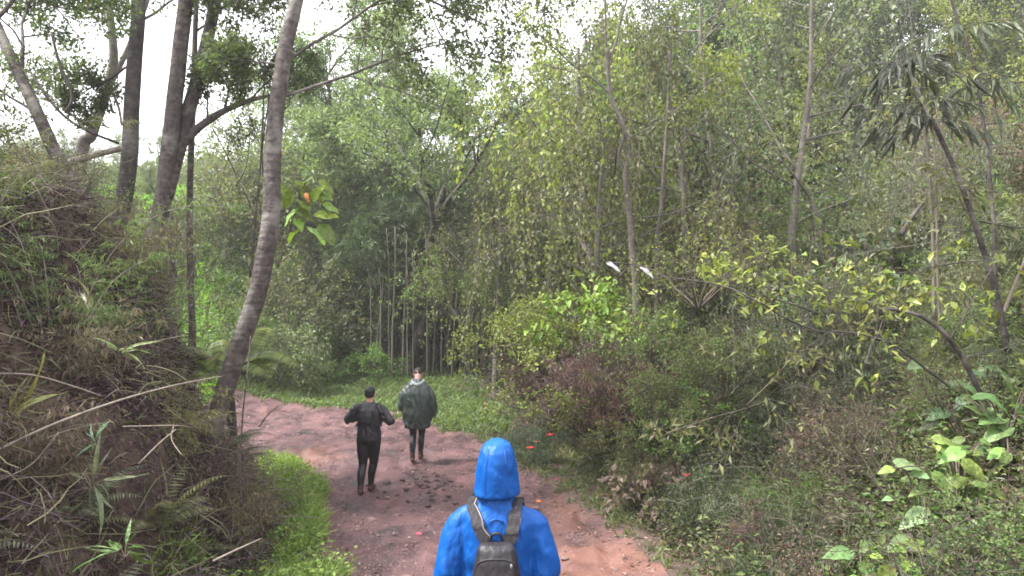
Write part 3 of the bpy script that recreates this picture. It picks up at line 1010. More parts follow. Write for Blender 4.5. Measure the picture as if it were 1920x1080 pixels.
# --- far wall of the forest, centre and left
pl('spreading', 'spreading_tree', 752, 24, 1.62, 'haze', 'tall tree with flat feathery spreading crown against the sky, left of centre', 'tree', foliage='crown', woodn='trunk', k=0, rz=.5)
pl('spreading', 'spreading_tree', 655, 30, 1.5, (.12, .18, .075), 'feathery-crowned tree behind the bank trees, second from left of the spreading trees', 'tree', foliage='crown', woodn='trunk', k=1, rz=2.2)
pl('spreading', 'spreading_tree', 650, 34, 1.3, (.15, .20, .09), 'pale feathery tree seen just right of the leaning trunk against the sky', 'tree', foliage='crown', woodn='trunk', k=0, rz=4.0)
pl('slender', 'slender_tree', 918, 23, .8, 'olive', 'slender dark multi-stemmed tree with thin crown beside the central sky gap', 'tree', foliage='crown', woodn='trunk', k=0)
pl('slender', 'slender_tree', 860, 26, 1.0, 'mid', 'slender leafy tree behind the bamboo thicket, left of the central sky gap', 'tree', foliage='crown', woodn='trunk', k=1)
for i, (px, Y, s) in enumerate([(600, 25, .62), (665, 25.5, .75), (725, 25, .8), (775, 24.6, .85), (820, 24.5, .85), (862, 24, .8), (900, 23.5, .75), (750, 27, .95), (840, 27, .95), (690, 28, .9), (620, 28, .85)]):
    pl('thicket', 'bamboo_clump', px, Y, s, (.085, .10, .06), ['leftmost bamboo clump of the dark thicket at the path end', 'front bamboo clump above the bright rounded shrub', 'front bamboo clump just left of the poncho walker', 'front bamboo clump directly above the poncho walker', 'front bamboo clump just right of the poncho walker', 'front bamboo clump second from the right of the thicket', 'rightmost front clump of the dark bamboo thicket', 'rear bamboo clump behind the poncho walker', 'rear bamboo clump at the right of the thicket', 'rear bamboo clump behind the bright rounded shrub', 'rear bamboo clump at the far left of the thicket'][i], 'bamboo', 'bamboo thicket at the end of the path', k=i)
for i, (px, Y, s) in enumerate([(700, 24.5, 2.2), (770, 25, 2.4), (640, 25.5, 2.1), (810, 26, 2.3)]):
    pl('feather', 'feathery_shrub', px, Y, s, (.10, .15, .075), ['soft grey-green feathery shrub above the bamboo thicket, largest of four', 'feathery shrub right of the largest, its plumes brushing the slender trees', 'feathery shrub left of the others behind the large-leaved sapling', 'rearmost feathery shrub in the gap above the bamboo'][i], 'shrub', dz=2.6 if i < 3 else 3.6)
pl('leafy', 'shrub', 690, 22.6, .95, 'fresh', 'bright green rounded shrub at the far edge of the path, left of the poncho walker', 'shrub', k=0)
pl('leafy', 'shrub', 655, 23.3, .8, 'mid', 'smaller green shrub behind the rounded bright one at the path end', 'shrub', k=1)
for i, (px, Y, s, c, lab) in enumerate([
        (500, 21.5, 1.3, 'grey', 'grey-green shrub between the tree fern and the path end'),
        (555, 22.5, 1.5, 'olive', 'olive shrub behind the drooping pale frond'),
        (610, 23.8, 1.7, 'grey', 'tall grey-green shrub left of the bright rounded shrub'),
        (445, 20, 1.0, 'mid', 'green shrub framed between leaning trunk and thin trunk, lower'),
        (570, 26, 2.2, 'olive', 'large olive shrub behind the path end, left of the bamboo'),
        (520, 28, 2.4, 'haze', 'pale green large shrub right of the leaning trunk at mid height'),
        (630, 26, 2.3, 'olive', 'large dull shrub immediately left of the bamboo thicket')]):
    pl('tall' if i % 2 else 'leafy', 'shrub', px, Y, s, c, lab, 'shrub', k=i)

g = rs(301)
CUL = sorted(695 + 200 * g.random(17))
for i, px in enumerate(CUL):
    Y = 22.4 + 1.2 * g.random(); x = at(px, Y); H = 3.6 + 1.6 * g.random(); ln = g.normal() * .04
    z0 = hz(x, Y)
    c = cat([[0, 0, -.1], [ln * H * .4, .05, H * .35], [ln * H + .05, .1, H * .75], [ln * H * 1.6, .2, H]], 4)
    o = empty('bamboo_culm', (x, Y, z0))
    tag(o, ['leftmost pale bamboo culm of the row standing before the dark thicket', *[f'{n} pale bamboo culm from the left in the row before the dark thicket' for n in ('second', 'third', 'fourth', 'fifth', 'sixth', 'seventh', 'eighth', 'ninth', 'tenth', 'eleventh', 'twelfth', 'thirteenth', 'fourteenth', 'fifteenth', 'sixteenth')], 'rightmost pale bamboo culm of the row standing before the dark thicket'][i], 'bamboo', 'pale culms standing before the thicket')
    mb = MB(); tube(mb, c, np.linspace(.034, .016, len(c)) * (.7 + .6 * g.random()), 6); mb.build('culm', MAT['culm'], o)
    lm = MB(); an = [walk(g, c[-1 - int(g.integers(4))], [g.normal(), g.normal(), .4], .6, 4, .1, -.14) for _ in range(7)]
    put_leaves(g, lm, an, 8, .16, .02, 'simple', .7, .6, .03, .5); l = lm.build('foliage', MAT['leaf'], o); l.color = (*C['grey'], 1)

# --- tree fern behind the leaning trunk
x, y = at(430, 10.8), 10.8
o = plant('treefern', 'tree_fern', x, y, .95, (.16, .21, .07), 'tree fern with long arching yellow-green fronds behind the leaning trunk', 'fern', foliage='frond_crown', woodn='rachis', dz=1.3, rz=.3)
mb = MB(); tube(mb, [[0, 0, -2.0], [.05, 0, -1], [0, 0, .02]], [.10, .08, .06], 9, lump=.1); mb.build('trunk', MAT['trunk2'], o)

# --- right side features
draped = [(1075, 21, 1.35, 'olive', 'vine-draped tree bordering the central sky gap'),
          (1150, 17.5, 1.2, 'yg', 'yellow-green vine-draped tree with twisted pale trunk, right of the sky gap'),
          (1245, 18.5, 1.15, (.15, .18, .06), 'vine-draped tree with a pale straight stem, next right of the twisted trunk'),
          (1380, 17, 1.15, 'mid', 'green creeper-hung tree above the dark hollow at upper right'),
          (1030, 24, 1.2, 'grey', 'grey-green creeper-hung tree behind the central gap edge'),
          (1100, 15.5, .95, 'olive', 'dull creeper-hung tree with a twisted crown left of the twisted bare trunk'),
          (1300, 15, .95, (.13, .14, .075), 'olive creeper curtain tree just right of the straight pale stem'),
          (930, 19.5, .95, 'olive', 'dark slim creeper-hung tree at the right end of the bamboo thicket'),
          (1480, 14.5, 1.0, 'grey', 'grey-green creeper-hung tree behind the slim left-leaning stem')]
for i, (px, Y, s, c, lab) in enumerate(draped):
    pl('draped', 'vine_draped_tree', px, Y, s, c, lab, 'tree', foliage='crown', woodn='trunk', k=i)
big_tree('tree', 'twisted pale bare trunk forking at half height among the yellow-green vines',
         [(PP((1192, 560, 13.5), (1186, 480, 13.5), (1180, 400, 13.5), (1172, 330, 13.5), (1180, 280, 13.5), (1166, 230, 13.5), (1144, 175, 13.6), (1138, 90, 13.6)), .07, .035),
          (PP((1172, 330, 13.5), (1160, 290, 13.5), (1170, 250, 13.5), (1150, 215, 13.5)), .03, .02),
          (PP((1176, 262, 13.5), (1200, 248, 13.4), (1222, 238, 13.4)), .02, .012)],
         'pale', [(P(1140, 120, 13.6), unit([.4, .2, .8]), 3.0, .025), (P(1144, 175, 13.6), unit([-.7, -.1, .5]), 2.6, .02), (P(1138, 95, 13.6), unit([-.2, -.3, .9]), 2.6, .02), (P(1222, 238, 13.4), unit([.6, .1, .3]), 1.8, .012)],
         'yg', .10, 4, 61, mb_sides=8)
big_tree('tree', 'thin straight pale stem right of the twisted bare trunk',
         [(PP((1232, 470, 14.5), (1238, 400, 14.5), (1246, 300, 14.5), (1252, 200, 14.5), (1256, 90, 14.6)), .05, .03)],
         'pale', [(P(1254, 150, 14.5), unit([.6, .1, .6]), 2.8, .02), (P(1256, 90, 14.6), unit([-.4, .2, .8]), 2.8, .02)], 'yg', .10, 4, 62, mb_sides=7)

# bright shrubs
for i, (kind, px, Y, s, c, dz, lab) in enumerate([
        ('leafy', 975, 15.2, 1.0, 'yg', 1.6, 'yellow-green sunlit shrub overhanging the verge, left one of the pair right of the bamboo thicket'),
        ('leafy', 1050, 15, 1.1, 'yg', 1.5, 'yellow-green sunlit shrub overhanging the verge, right one of the pair'),
        ('smallleaf', 875, 21, 1.5, (.14, .21, .06), 2.2, 'light green shrub at right edge of the bamboo thicket'),
        ('leafy', 1100, 12.2, .8, 'yg', .55, 'low yellow-leaved shrub under the dry reddish brush'),
        ('smallleaf', 1240, 10.6, .7, (.17, .21, .08), 1.2, 'yellow-green leafy shrub left of the arching dark branches'),
        ('smallleaf', 1360, 10.4, .75, (.15, .20, .07), 1.3, 'yellow-green leafy shrub under the arching dark branches'),
        ('twiggy', 1310, 12.5, 1.2, 'yg', 2.0, 'yellow-green shrub at mid height right of the twisted trunk'),
        ('smallleaf', 1220, 13, 1.1, (.14, .20, .07), 1.2, 'light green small-leaved shrub behind the red flower on the slope'),
        ('broad', 1120, 14, .9, 'lime', 2.0, 'lime green broad-leaved shrub at foot of the twisted bare trunk'),
        ('smallleaf', 1330, 10.5, .9, 'fresh', .4, 'fresh green small shrub on the slope right of the reddish brush'),
        ('drybush', 1110, 12.8, 1.15, 'pink', .5, 'dry reddish-brown brush above the verge'),
        ('drybush', 1190, 12.4, 1.25, (.17, .10, .085), .5, 'dry brown brush right of the reddish brush'),
        ('drybush', 1040, 15.5, 1.4, 'brown', .3, 'dry brown tangle below the yellow-green pair'),
        ('drybush', 1580, 8.2, .6, (.19, .14, .11), .1, 'dry brown brush on the near slope below the dark branches'),
        ('drybush', 1440, 7.4, .45, (.20, .13, .12), .0, 'dull reddish dead brush on the near slope'),
        ('narrow', 990, 12.6, .62, 'bluegreen', .0, 'silvery green narrow-leaved plant at the path edge by the red flowers')]):
    pl(kind, 'dry_brush' if kind == 'drybush' else 'shrub', px, Y, s, c, lab, 'brush' if kind == 'drybush' else 'shrub', k=i, dz=dz)

# branches and culms at right
BR = [([(1838, 740, 6.2), (1815, 690, 6.2), (1780, 635, 6.2), (1735, 598, 6.2), (1690, 582, 6.3), (1650, 580, 6.4)], .026, 'trunk2', 'thick dark arching branch on the right slope'),
      ([(1800, 740, 6.6), (1740, 695, 6.6), (1680, 650, 6.6), (1620, 628, 6.7), (1560, 620, 6.8)], .014, 'trunk2', 'thin arching branch below the thick dark one'),
      ([(1545, 625, 7), (1480, 600, 7), (1420, 565, 7), (1350, 535, 7.2), (1240, 518, 7.4)], .013, 'trunk2', 'long dark bough reaching left over the slope at mid height'),
      ([(1560, 600, 7.4), (1500, 575, 7.4), (1440, 558, 7.5), (1380, 545, 7.6)], .012, 'trunk2', 'second dark bough just above the long bough'),
      ([(1565, 500, 9), (1548, 440, 9), (1520, 375, 9), (1485, 325, 9), (1450, 285, 9.1)], .022, 'trunk2', 'slim dark stem leaning left at upper right of centre'),
      ([(1890, 660, 6.8), (1870, 560, 6.8), (1838, 450, 6.8), (1800, 340, 6.8), (1755, 240, 6.8), (1735, 205, 6.9), (1700, 120, 7)], .032, 'trunk2', 'long dark stem leaning left with a drooping leaf head on top'),
      ([(1752, 600, 7.2), (1750, 480, 7.2), (1746, 380, 7.2), (1740, 290, 7.2), (1728, 230, 7.2)], .02, 'culm', 'upright bamboo culm, left one of a close pair at right'),
      ([(1762, 610, 7.3), (1758, 490, 7.3), (1756, 380, 7.3), (1752, 270, 7.3), (1744, 200, 7.3)], .016, 'culm', 'upright bamboo culm, right one of the close pair'),
      ([(1868, 640, 7.8), (1866, 500, 7.8), (1862, 400, 7.8), (1850, 280, 7.8), (1830, 140, 7.9), (1790, 20, 8), (1770, -60, 8)], .026, 'trunk2', 'dark upright stem at the right edge rising out of the frame'),
      ([(1880, 590, 7), (1900, 540, 7), (1920, 490, 7), (1935, 440, 7.1)], .018, 'straw', 'pale bare stick leaning right at the right edge'),
      ([(1690, 440, 8), (1715, 400, 8), (1745, 365, 8)], .03, 'trunk2', 'short broken dark log leaning by the bamboo pair'),
      ([(1400, 760, 7.2), (1460, 700, 7.2), (1490, 660, 7.3), (1500, 620, 7.4)], .005, 'stem', 'brownish curved twig on the near right slope'),
      ([(1250, 812, 7), (1330, 785, 7), (1400, 765, 7), (1450, 745, 7.1)], .005, 'stem', 'long low brownish twig lying over the green slope')]
for i, (pts, r, mt, lab) in enumerate(BR):
    mb = MB(); c = cat(PP(*pts), 6); g = rs(80 + i)
    c0 = c[0].copy()
    tube(mb, c - c0, np.linspace(r, r * .5, len(c)), 7, lump=.06, seed=i)
    tub, an = [], []
    if mt != 'straw' and i not in (10,):
        for k in range(7):
            j = int(g.integers(len(c) // 4, len(c) - 1))
            grow(g, c[j] - c0, unit(g.normal(0, 1, 3) * [1, .6, .5] + [-.2, 0, .4]), .6 + .4 * g.random(), r * .3,
                 [dict(c=4, n=4, w=.15, a=45, s=.2, lr=.6), dict(n=3, w=.2, g=-.05)], 0, tub, an)
        for p_, rr, lv in tub: tube(mb, p_, np.maximum(rr, .002), 3, cap=False)
    nm = 'branch' if 'b' == lab[0] or 'branch' in lab or 'bough' in lab else ('bamboo_culm' if 'culm' in lab else ('log' if 'log' in lab else ('twig' if 'twig' in lab or 'stick' in lab else 'stem')))
    o = empty(nm, tuple(c0)); tag(o, lab, nm.replace('_', ' '))
    if i in (5, 8):
        heads = [(c[-1], 9), (c[-6], 7), (c[-11], 5)] if i == 5 else [(c[-9], 8), (c[-14], 7)]
        for q, nf in heads:
            hl = MB()
            for j in range(nf):
                aa = j / nf * 6.28 + g.random() * .5
                fp = walk(g, q - c0, [math.cos(aa), math.sin(aa), .25 * g.random()], .5 + .25 * g.random(), 5, .06, -.12)
                tube(mb, fp, .004, 3, cap=False)
                put_leaves(g, hl, [fp], 9, .26, .045, 'simple', .45, .3, .01, .7, .15)
            ball_hub(hl, q - c0)
            l = hl.build('leaf_head', MAT['broad'], o); l.color = ((.05, .06, .045, 1), (.10, .125, .08, 1))[i == 8]
    mb.build('wood', MAT[mt], o)
    if an:
        lm = MB(); put_leaves(g, lm, an, 6, .10, .035 if i > 3 else .05, 'simple', .3, .9, .02, .6)
        l = lm.build('foliage', MAT['leaf'], o); l.color = (*C['olive' if i > 3 else 'yg'], 1)

# big-leaved plant, lower right corner: heart-shaped leaves on petioles
def big_leaf_plant(label, base, LV, col, seed, droop=.25):
    o = empty('broad_leaf_plant', tuple(base)); tag(o, label, 'plant')
    mb, lm = MB(), MB(); g = rs(seed)
    Ps, Ds, Ls, Ns = [], [], [], []
    for (px, py, Y, L, dx, dz) in LV:
        p = P(px, py, Y) - base
        mid = p * .5 + [0, 0, .12 + .1 * g.random()]
        tube(mb, cat([[0, 0, -.1], mid, p], 4), .006, 4, cap=False)
        Ps.append(p); Ds.append([dx, -.35 + .3 * g.random(), dz]); Ls.append(L); Ns.append([g.normal() * .2, -.45, .85])
    for q in range(len(Ps)): bigleaf(lm, Ps[q], Ds[q], Ns[q], Ls[q], Ls[q] * .68, droop + .15 * g.random(), .10, 'heart', seed * 50 + q)
    mb.build('stem', MAT['stem'], o); l = lm.build('foliage', MAT['broad'], o); l.color = (*col, 1)
    return o


gz = lambda x, y: np.array([x, y, hz(x, y)])
big_leaf_plant('large pale-leaved plant with the highest whitish leaf at lower right', gz(at(1730, 5.9), 5.9),
               [(1680, 872, 5.7, .22, 1, .05), (1712, 890, 5.7, .16, 1, .1), (1768, 915, 5.8, .22, .9, -.3), (1740, 962, 5.6, .26, -.8, -.2), (1800, 985, 5.6, .2, .8, -.2), (1705, 1012, 5.5, .22, -.9, -.1), (1672, 935, 5.7, .10, -.6, .1)],
               (.17, .27, .12), 1)
g = rs(33)
for k, (px, Y, n, top, lab) in enumerate([(1800, 5.6, 38, .66, 'cluster of broad light green leaves in the lower right corner'), (1885, 5.9, 38, .75, 'broad-leaved green plant at the right edge, lower corner'),
                                     (1700, 5.3, 26, .48, 'broad-leaved plant at the bottom edge near the right corner'), (1560, 6.3, 8, .3, 'small low plant with round bright leaves at bottom right'),
                                     (1850, 6.8, 30, .6, 'dull green large-leaved plant behind the corner cluster'), (1620, 6.0, 16, .35, 'loose low broad-leaved plant left of the pale-leaved one')]):
    ground = hz(at(px, Y), Y)
    LV = []
    for i in range(n):
        qx = px + g.normal() * 48; qy = 540 + (CAMZ - ground - .05 - top * g.random()) / Y * FPX
        LV.append((qx, qy, Y + g.normal() * .2, .10 + .17 * g.random() ** 1.4, g.normal(), -.2 + .2 * g.normal()))
    big_leaf_plant(lab, gz(at(px, Y), Y), LV, [(.17, .27, .065), (.11, .19, .06), (.15, .25, .055), (.10, .24, .055), (.08, .13, .06), (.10, .17, .06)][k], 50 + k)
# two leaves on the long bough, sun glare painted in as whitish colour
for k, (x0, y0, x1, y1, lab) in enumerate([(1136, 492, 1180, 512, 'glossy leaf, white glare in its colour, hanging left on the long bough'), (1200, 500, 1228, 518, 'glossy leaf, white glare in its colour, hanging right on the long bough')]):
    mb = MB(); a = P(x0, y0, 7.6); b = P(x1, y1, 7.5)
    bigleaf(mb, np.zeros(3), b - a, np.array([0, -.7, .8]), .20, .06, .25, .12, 'oval', k)
    o = mb.build('glare_leaf', MAT['broad'], None, (.42, .41, .44)); o.location = a; tag(o, lab, 'leaf')
# long thin bough end reaching those leaves
mb = MB(); c = cat(PP((1245, 518, 7.4), (1220, 505, 7.5), (1180, 495, 7.6), (1136, 492, 7.6)), 5); tube(mb, c - c[0], .006, 4)
o = mb.build('twig', MAT['trunk2']); o.location = c[0]; tag(o, 'thin twig end carrying two glare-whitened leaves at centre right', 'twig')

# ------------------------------------------------------------------ filler planting of the slopes
g = rs(7)
taken = []
FILL = []
def scatter(n, xr, yr, cond, kinds, cols, size, label, name, cat_, group, mind=.9, dz=0.0, fol='foliage', wd='stem', tries=4000):
    c = 0
    for t in range(tries):
        if c >= n: break
        y = yr[0] + (yr[1] - yr[0]) * g.random(); x = xr[0] + (xr[1] - xr[0]) * g.random()
        if not cond(x, y): continue
        if abs(x) > .80 * y + 1.0: continue
        if any((x - a) ** 2 + (y - b) ** 2 < mind * mind and abs(s) == 0 for a, b, s in taken): continue
        kind = kinds[int(g.integers(len(kinds)))]; col = cols[int(g.integers(len(cols)))]
        s = size[0] + (size[1] - size[0]) * g.random()
        o = plant(kind, name, x, y, s, col, label, cat_, group, k=int(g.integers(9)), rz=g.random() * 6.28, dz=dz, foliage=fol, woodn=wd)
        FILL.append((o, CW[col], KW[kind], cat_, s, y))
        taken.append((x, y, 0)); c += 1
    print(group if isinstance(group, str) else 'mix', c)


def rdist(x, y):
    d, s, _ = pdist(np.array([x]), np.array([y]), RFOOT)
    return float(d[0] if s[0] < 0 else -d[0])


def ldist(x, y):
    d, s, _ = pdist(np.array([x]), np.array([y]), LFOOT)
    return float(d[0] if s[0] > 0 else -d[0])


# near right slope
scatter(46, (1.8, 7), (4.2, 9.5), lambda x, y: .4 < rdist(x, y) and not (5.2 < y < 6.3 and x > .5 * y), ['smallleaf', 'narrow', 'twiggy', 'twiggy', 'reed', 'fern'], ['dark', 'olive', 'grey', 'mid', 'brown', 'dark'], (.38, .62),
        'shrub', 'shrub', 'shrub', 'shrubs on the near right slope', .42)
scatter(50, (.6, 10), (8.5, 14), lambda x, y: .2 < rdist(x, y), ['smallleaf', 'leafy', 'narrow', 'twiggy', 'tall', 'broad', 'fern', 'twiggy'], ['dark', 'olive', 'olive', 'mid', 'grey', 'yg', 'brown', 'dark'], (.55, .95),
        'shrub', 'shrub', 'shrub', 'shrubs on the middle right slope', .7)
scatter(44, (0, 15), (13, 20), lambda x, y: rdist(x, y) > .4, ['tall', 'leafy', 'twiggy', 'smallleaf', 'narrow'], ['olive', 'mid', 'grey', 'yg', 'dark', 'brown'], (1.0, 1.6),
        'shrub', 'shrub', 'shrub', 'shrubs high on the right slope', 1.0)
scatter(30, (1.6, 9), (7, 12), lambda x, y: rdist(x, y) > .9, ['bare', 'twiggy', 'tall', 'narrow', 'smallleaf'], ['grey', 'olive', 'dark', 'mid', 'olive', 'brown'], (.6, .95),
        'shrub', 'shrub', 'shrub', 'tangled shrubs rising up the right slope', .55)
scatter(16, (2.4, 7.4), (6.6, 10), lambda x, y: rdist(x, y) > 1.2, ['bamboo'], ['grey', 'olive', 'dark', 'mid'], (.34, .52),
        'bamboo', 'bamboo_clump', 'bamboo', 'small arching bamboo clumps on the right slope', .8)
scatter(18, (1.5, 9), (9, 15), lambda x, y: rdist(x, y) > .8, ['bare'], ['olive', 'brown', 'grey', 'yg'], (.7, 1.1),
        'shrub', 'dead_shrub', 'shrub', 'bare dead stems on the right slope', 1.0)
scatter(9, (3.5, 9), (6.0, 11), lambda x, y: rdist(x, y) > 2.2, ['bamboo'], ['grey', 'olive', 'mid'], (.62, .85),
        'bamboo clump', 'bamboo_clump', 'bamboo', 'bamboo clumps on the right slope', 1.3)
scatter(9, (5, 14), (10, 17), lambda x, y: rdist(x, y) > 3, ['bamboo'], ['grey', 'olive', 'haze'], (.9, 1.2),
        'bamboo clump', 'bamboo_clump', 'bamboo', 'tall bamboo clumps at the upper right', 1.6)
scatter(16, (4, 20), (14, 22), lambda x, y: rdist(x, y) > 3, ['dense', 'upright', 'draped', 'draped', 'slender'], ['mid', 'olive', 'grey', 'dark', 'dark', 'yg'], (.8, 1.05),
        'tree', 'forest_tree', 'tree', 'trees on the upper right slope', 1.9, fol='crown', wd='trunk')
# back wall
scatter(30, (3, 28), (21, 32), lambda x, y: True, ['dense', 'upright'], ['dark', 'grey', 'mid', 'dark'], (1.0, 1.3),
        'tree', 'forest_tree', 'tree', 'trees in the forest wall behind the right slope', 2.0, fol='crown', wd='trunk')
scatter(15, (-9, 2.5), (27, 36), lambda x, y: True, ['dense', 'upright'], ['haze', 'grey', 'mid'], (.72, .9),
        'tree', 'forest_tree', 'tree', 'trees behind the bamboo thicket', 1.9, fol='crown', wd='trunk')
scatter(22, (-12, 1.5), (24, 32), lambda x, y: not (-.20 * y < x < -.02 * y and y < 29), ['tall', 'leafy'], ['olive', 'grey', 'mid', 'haze'], (1.5, 2.2),
        'shrub', 'shrub', 'shrub', 'shrubs around the bamboo thicket', 1.4)
# left background, beyond the bank
scatter(20, (-30, -9), (22, 42), lambda x, y: x < -.36 * y - 1 and not (-.50 * y < x < -.33 * y and y < 37), ['dense', 'upright', 'spreading'], ['haze', 'grey', 'mid'], (.30, .46),
        'tree', 'forest_tree', 'tree', 'trees beyond the left bank', 2.4, fol='crown', wd='trunk')
scatter(20, (-26, -6), (16, 33), lambda x, y: x < -.30 * y and not (-.51 * y < x < -.34 * y), ['leafy', 'tall', 'smallleaf'], ['haze', 'mid', 'olive', 'fresh'], (.8, 1.3),
        'shrub', 'shrub', 'shrub', 'shrubs beyond the left bank', 1.8)
scatter(30, (-11, -4.2), (7, 14), lambda x, y: ldist(x, y) > 1.7, ['leafy', 'twiggy', 'tall', 'narrow'], ['grey', 'olive', 'mid', 'dark', 'brown'], (.45, .85),
        'shrub', 'shrub', 'shrub', 'shrubs on top of the left bank', .8)

LM = [('the leaning trunk', 500, 400), ('the dark mossy trunk', 235, 300), ('the double-stemmed trunk', 305, 380), ('the bamboo thicket', 800, 560), ('the poncho walker', 783, 740),
      ('the tree fern', 500, 600), ('the twisted bare trunk', 1180, 400), ('the straight pale stem', 1245, 280), ('the reddish brush', 1130, 680), ('the two glare-whitened leaves', 1180, 505),
      ('the long dark bough', 1400, 560), ('the thick arching branch', 1750, 620), ('the culm pair', 1755, 450), ('the corner leaf cluster', 1800, 1000), ('the highest red flower', 1228, 726),
      ('the low red flower', 1286, 893), ('the central sky gap', 960, 120), ('the slim left-leaning stem', 1520, 375), ('the stem with the leaf head', 1780, 280), ('the large-leaved sapling', 590, 400),
      ('the right edge stick', 1900, 560), ('the left-edge trunk', 80, 220), ('the blue hood', 932, 870)]
def name_fill():
    lab_ = {}
    for o, cw, kw, ct, s_, y_ in FILL:
        hgt = {'tree': 4.5, 'bamboo': 3.0, 'shrub': .8, 'fern': .5}[ct] * s_
        px = 960 + o.location.x / y_ * FPX; py = 540 - (o.location.z + hgt - CAMZ) / y_ * FPX
        px = min(max(px, 0), 1920); py = min(max(py, 0), 1080)
        nm, lx, ly = min(LM, key=lambda q: (q[1] - px) ** 2 + (q[2] - py) ** 2)
        dx, dy = px - lx, py - ly
        rel = 'close beside' if abs(dx) < 28 and abs(dy) < 28 else (('right of' if dx > 0 else 'left of') if abs(dx) > abs(dy) else ('above' if dy < 0 else 'below'))
        what = {'tree': 'tree', 'bamboo': 'bamboo clump', 'shrub': 'shrub', 'fern': 'fern'}[ct]
        lab_.setdefault(f'{cw} {kw} {what} {rel} {nm}', []).append((y_, o))
    for lb, lst in lab_.items():
        lst.sort(key=lambda q: q[0])
        if len(lst) == 1: lst[0][1]['label'] = lb
        elif len(lst) == 2: lst[0][1]['label'] = 'nearer ' + lb; lst[1][1]['label'] = 'farther ' + lb
        else:
            for i, (_, o) in enumerate(lst): o['label'] = ('nearest', 'second nearest', 'third nearest', 'fourth nearest', 'fifth nearest', 'sixth nearest', 'seventh nearest', 'farthest')[min(i, 7)] + ' ' + lb


# distant hill wood, one hazy mass of crowns on the ridge
mb = MB(); g2 = rs(99); Pn = []
for i in range(420):
    y = 45 + 55 * g2.random(); x = (g2.random() * 2 - 1) * .85 * y
    z = hz(x, y); r = 2.2 + 1.6 * g2.random(); n = 150
    d = unit(g2.normal(0, 1, (n, 3))) * (r * (.75 + .3 * g2.random((n, 1)))) * [1, 1, .8]
    Pn.append(d + [x, y, z + 2.0])
Pn = np.concatenate(Pn); n = len(Pn)
leaves(mb, Pn, unit(g2.normal(0, 1, (n, 3))), unit(g2.normal(0, .6, (n, 3)) + [0, 0, 1]), .55 + .4 * g2.random(n), .4, 'simple')
o = mb.build('distant_wood', MAT['leaf'], None, (.12, .17, .08)); stuff(o, 'hazy green wood covering the far hillside', 'wood')

# ------------------------------------------------------------------ ground cover (nobody could count it)
def cover(name, label, cat_, n, xr, yr, cond, L, W, col, mat='grass', shape='blade', lift=(0, .0), up=(0.5, 1.0), seed=1, curl=.35, tang=.5):
    g3 = rs(seed)
    x = xr[0] + (xr[1] - xr[0]) * g3.random(n); y = yr[0] + (yr[1] - yr[0]) * g3.random(n)
    m = cond(x, y) & (np.abs(x) < .82 * np.maximum(y, 0) + 1.2)
    x, y = x[m], y[m]; z = height(x, y) + lift[0] + lift[1] * g3.random(len(x)) ** 1.5
    k = len(x)
    D = unit(np.stack([g3.normal(0, tang, k), g3.normal(0, tang, k), up[0] + (up[1] - up[0]) * g3.random(k)], 1))
    N = unit(np.stack([g3.normal(0, 1, k), g3.normal(0, 1, k), .5 + 0 * x], 1))
    if shape != 'blade': N = unit(np.stack([g3.normal(0, .4, k), g3.normal(0, .4, k), 1 + 0 * x], 1))
    ll = L * (.5 + .9 * g3.random(k))
    mb = MB(); leaves(mb, np.stack([x, y, z - .01], 1), D, N, ll, W * (.6 + .8 * g3.random(k)), shape, .1, curl)
    o = mb.build(name, MAT[mat], None, col); stuff(o, label, cat_)
    print(name, k); return o


def side(x, y, line, sgn):
    d, s, _ = pdist(x, y, line)
    return np.where(s * sgn > 0, d, -d)


pmask = lambda x, y: path_mask(x, y) + (fbm(x * 1.3, y * 1.3, 77) - .47) * .7 + (fbm(x * 7, y * 7, 78) - .47) * .5
# bright strip on the left of the path
cover('grass', 'bright green grass and herbs on the strip left of the path', 'grass', 52000, (-4.6, -1.7), (4.5, 14),
      lambda x, y: (pmask(x, y) < -.02) & (side(x, y, LFOOT, 1) < .25 + .3 * fbm(x * 3, y * 3, 6)) & (fbm(x * 2.1, y * 2.1, 8) > .36), .21, .017, (.20, .29, .075), up=(.5, 1), seed=2)
cover('herb_cover', 'small round-leaved herbs growing in the left grass strip', 'herbs', 20000, (-4.6, -1.7), (4.5, 14),
      lambda x, y: (pmask(x, y) < .05) & (side(x, y, LFOOT, 1) < .3) & (fbm(x * 1.6, y * 1.6, 15) > .43), .05, .035, (.20, .30, .075), 'leaf', 'simple', (0.04, .26), (-.1, .5), 3, .1)
# verge beyond the bend and right verge
cover('grass', 'light green grass on the verge beyond the path bend', 'grass', 70000, (-14, 2), (15, 27),
      lambda x, y: (pmask(x, y) < 0) & (side(x, y, RFOOT, -1) < 1.2), .20, .03, (.135, .195, .075), up=(.4, 1), seed=4)
cover('grass', 'rough green grass along the right edge of the path', 'grass', 36000, (-3, 3.2), (4, 17),
      lambda x, y: (pmask(x, y) < -.02) & (x > -1.6 * 0 - 3) & (side(x, y, PATH, -1) > 0) & (side(x, y, RFOOT, -1) < 1.4) & (fbm(x * 2, y * 2, 18) > .40), .15, .02, (.14, .17, .075), up=(.15, 1), seed=5)
cover('grass', 'bright lime green grass of the clearing seen between the bank trunks', 'grass', 30000, (-20, -8), (17, 36),
      lambda x, y: x < -.28 * y, .35, .06, (.20, .38, .05), up=(.4, 1), seed=6)
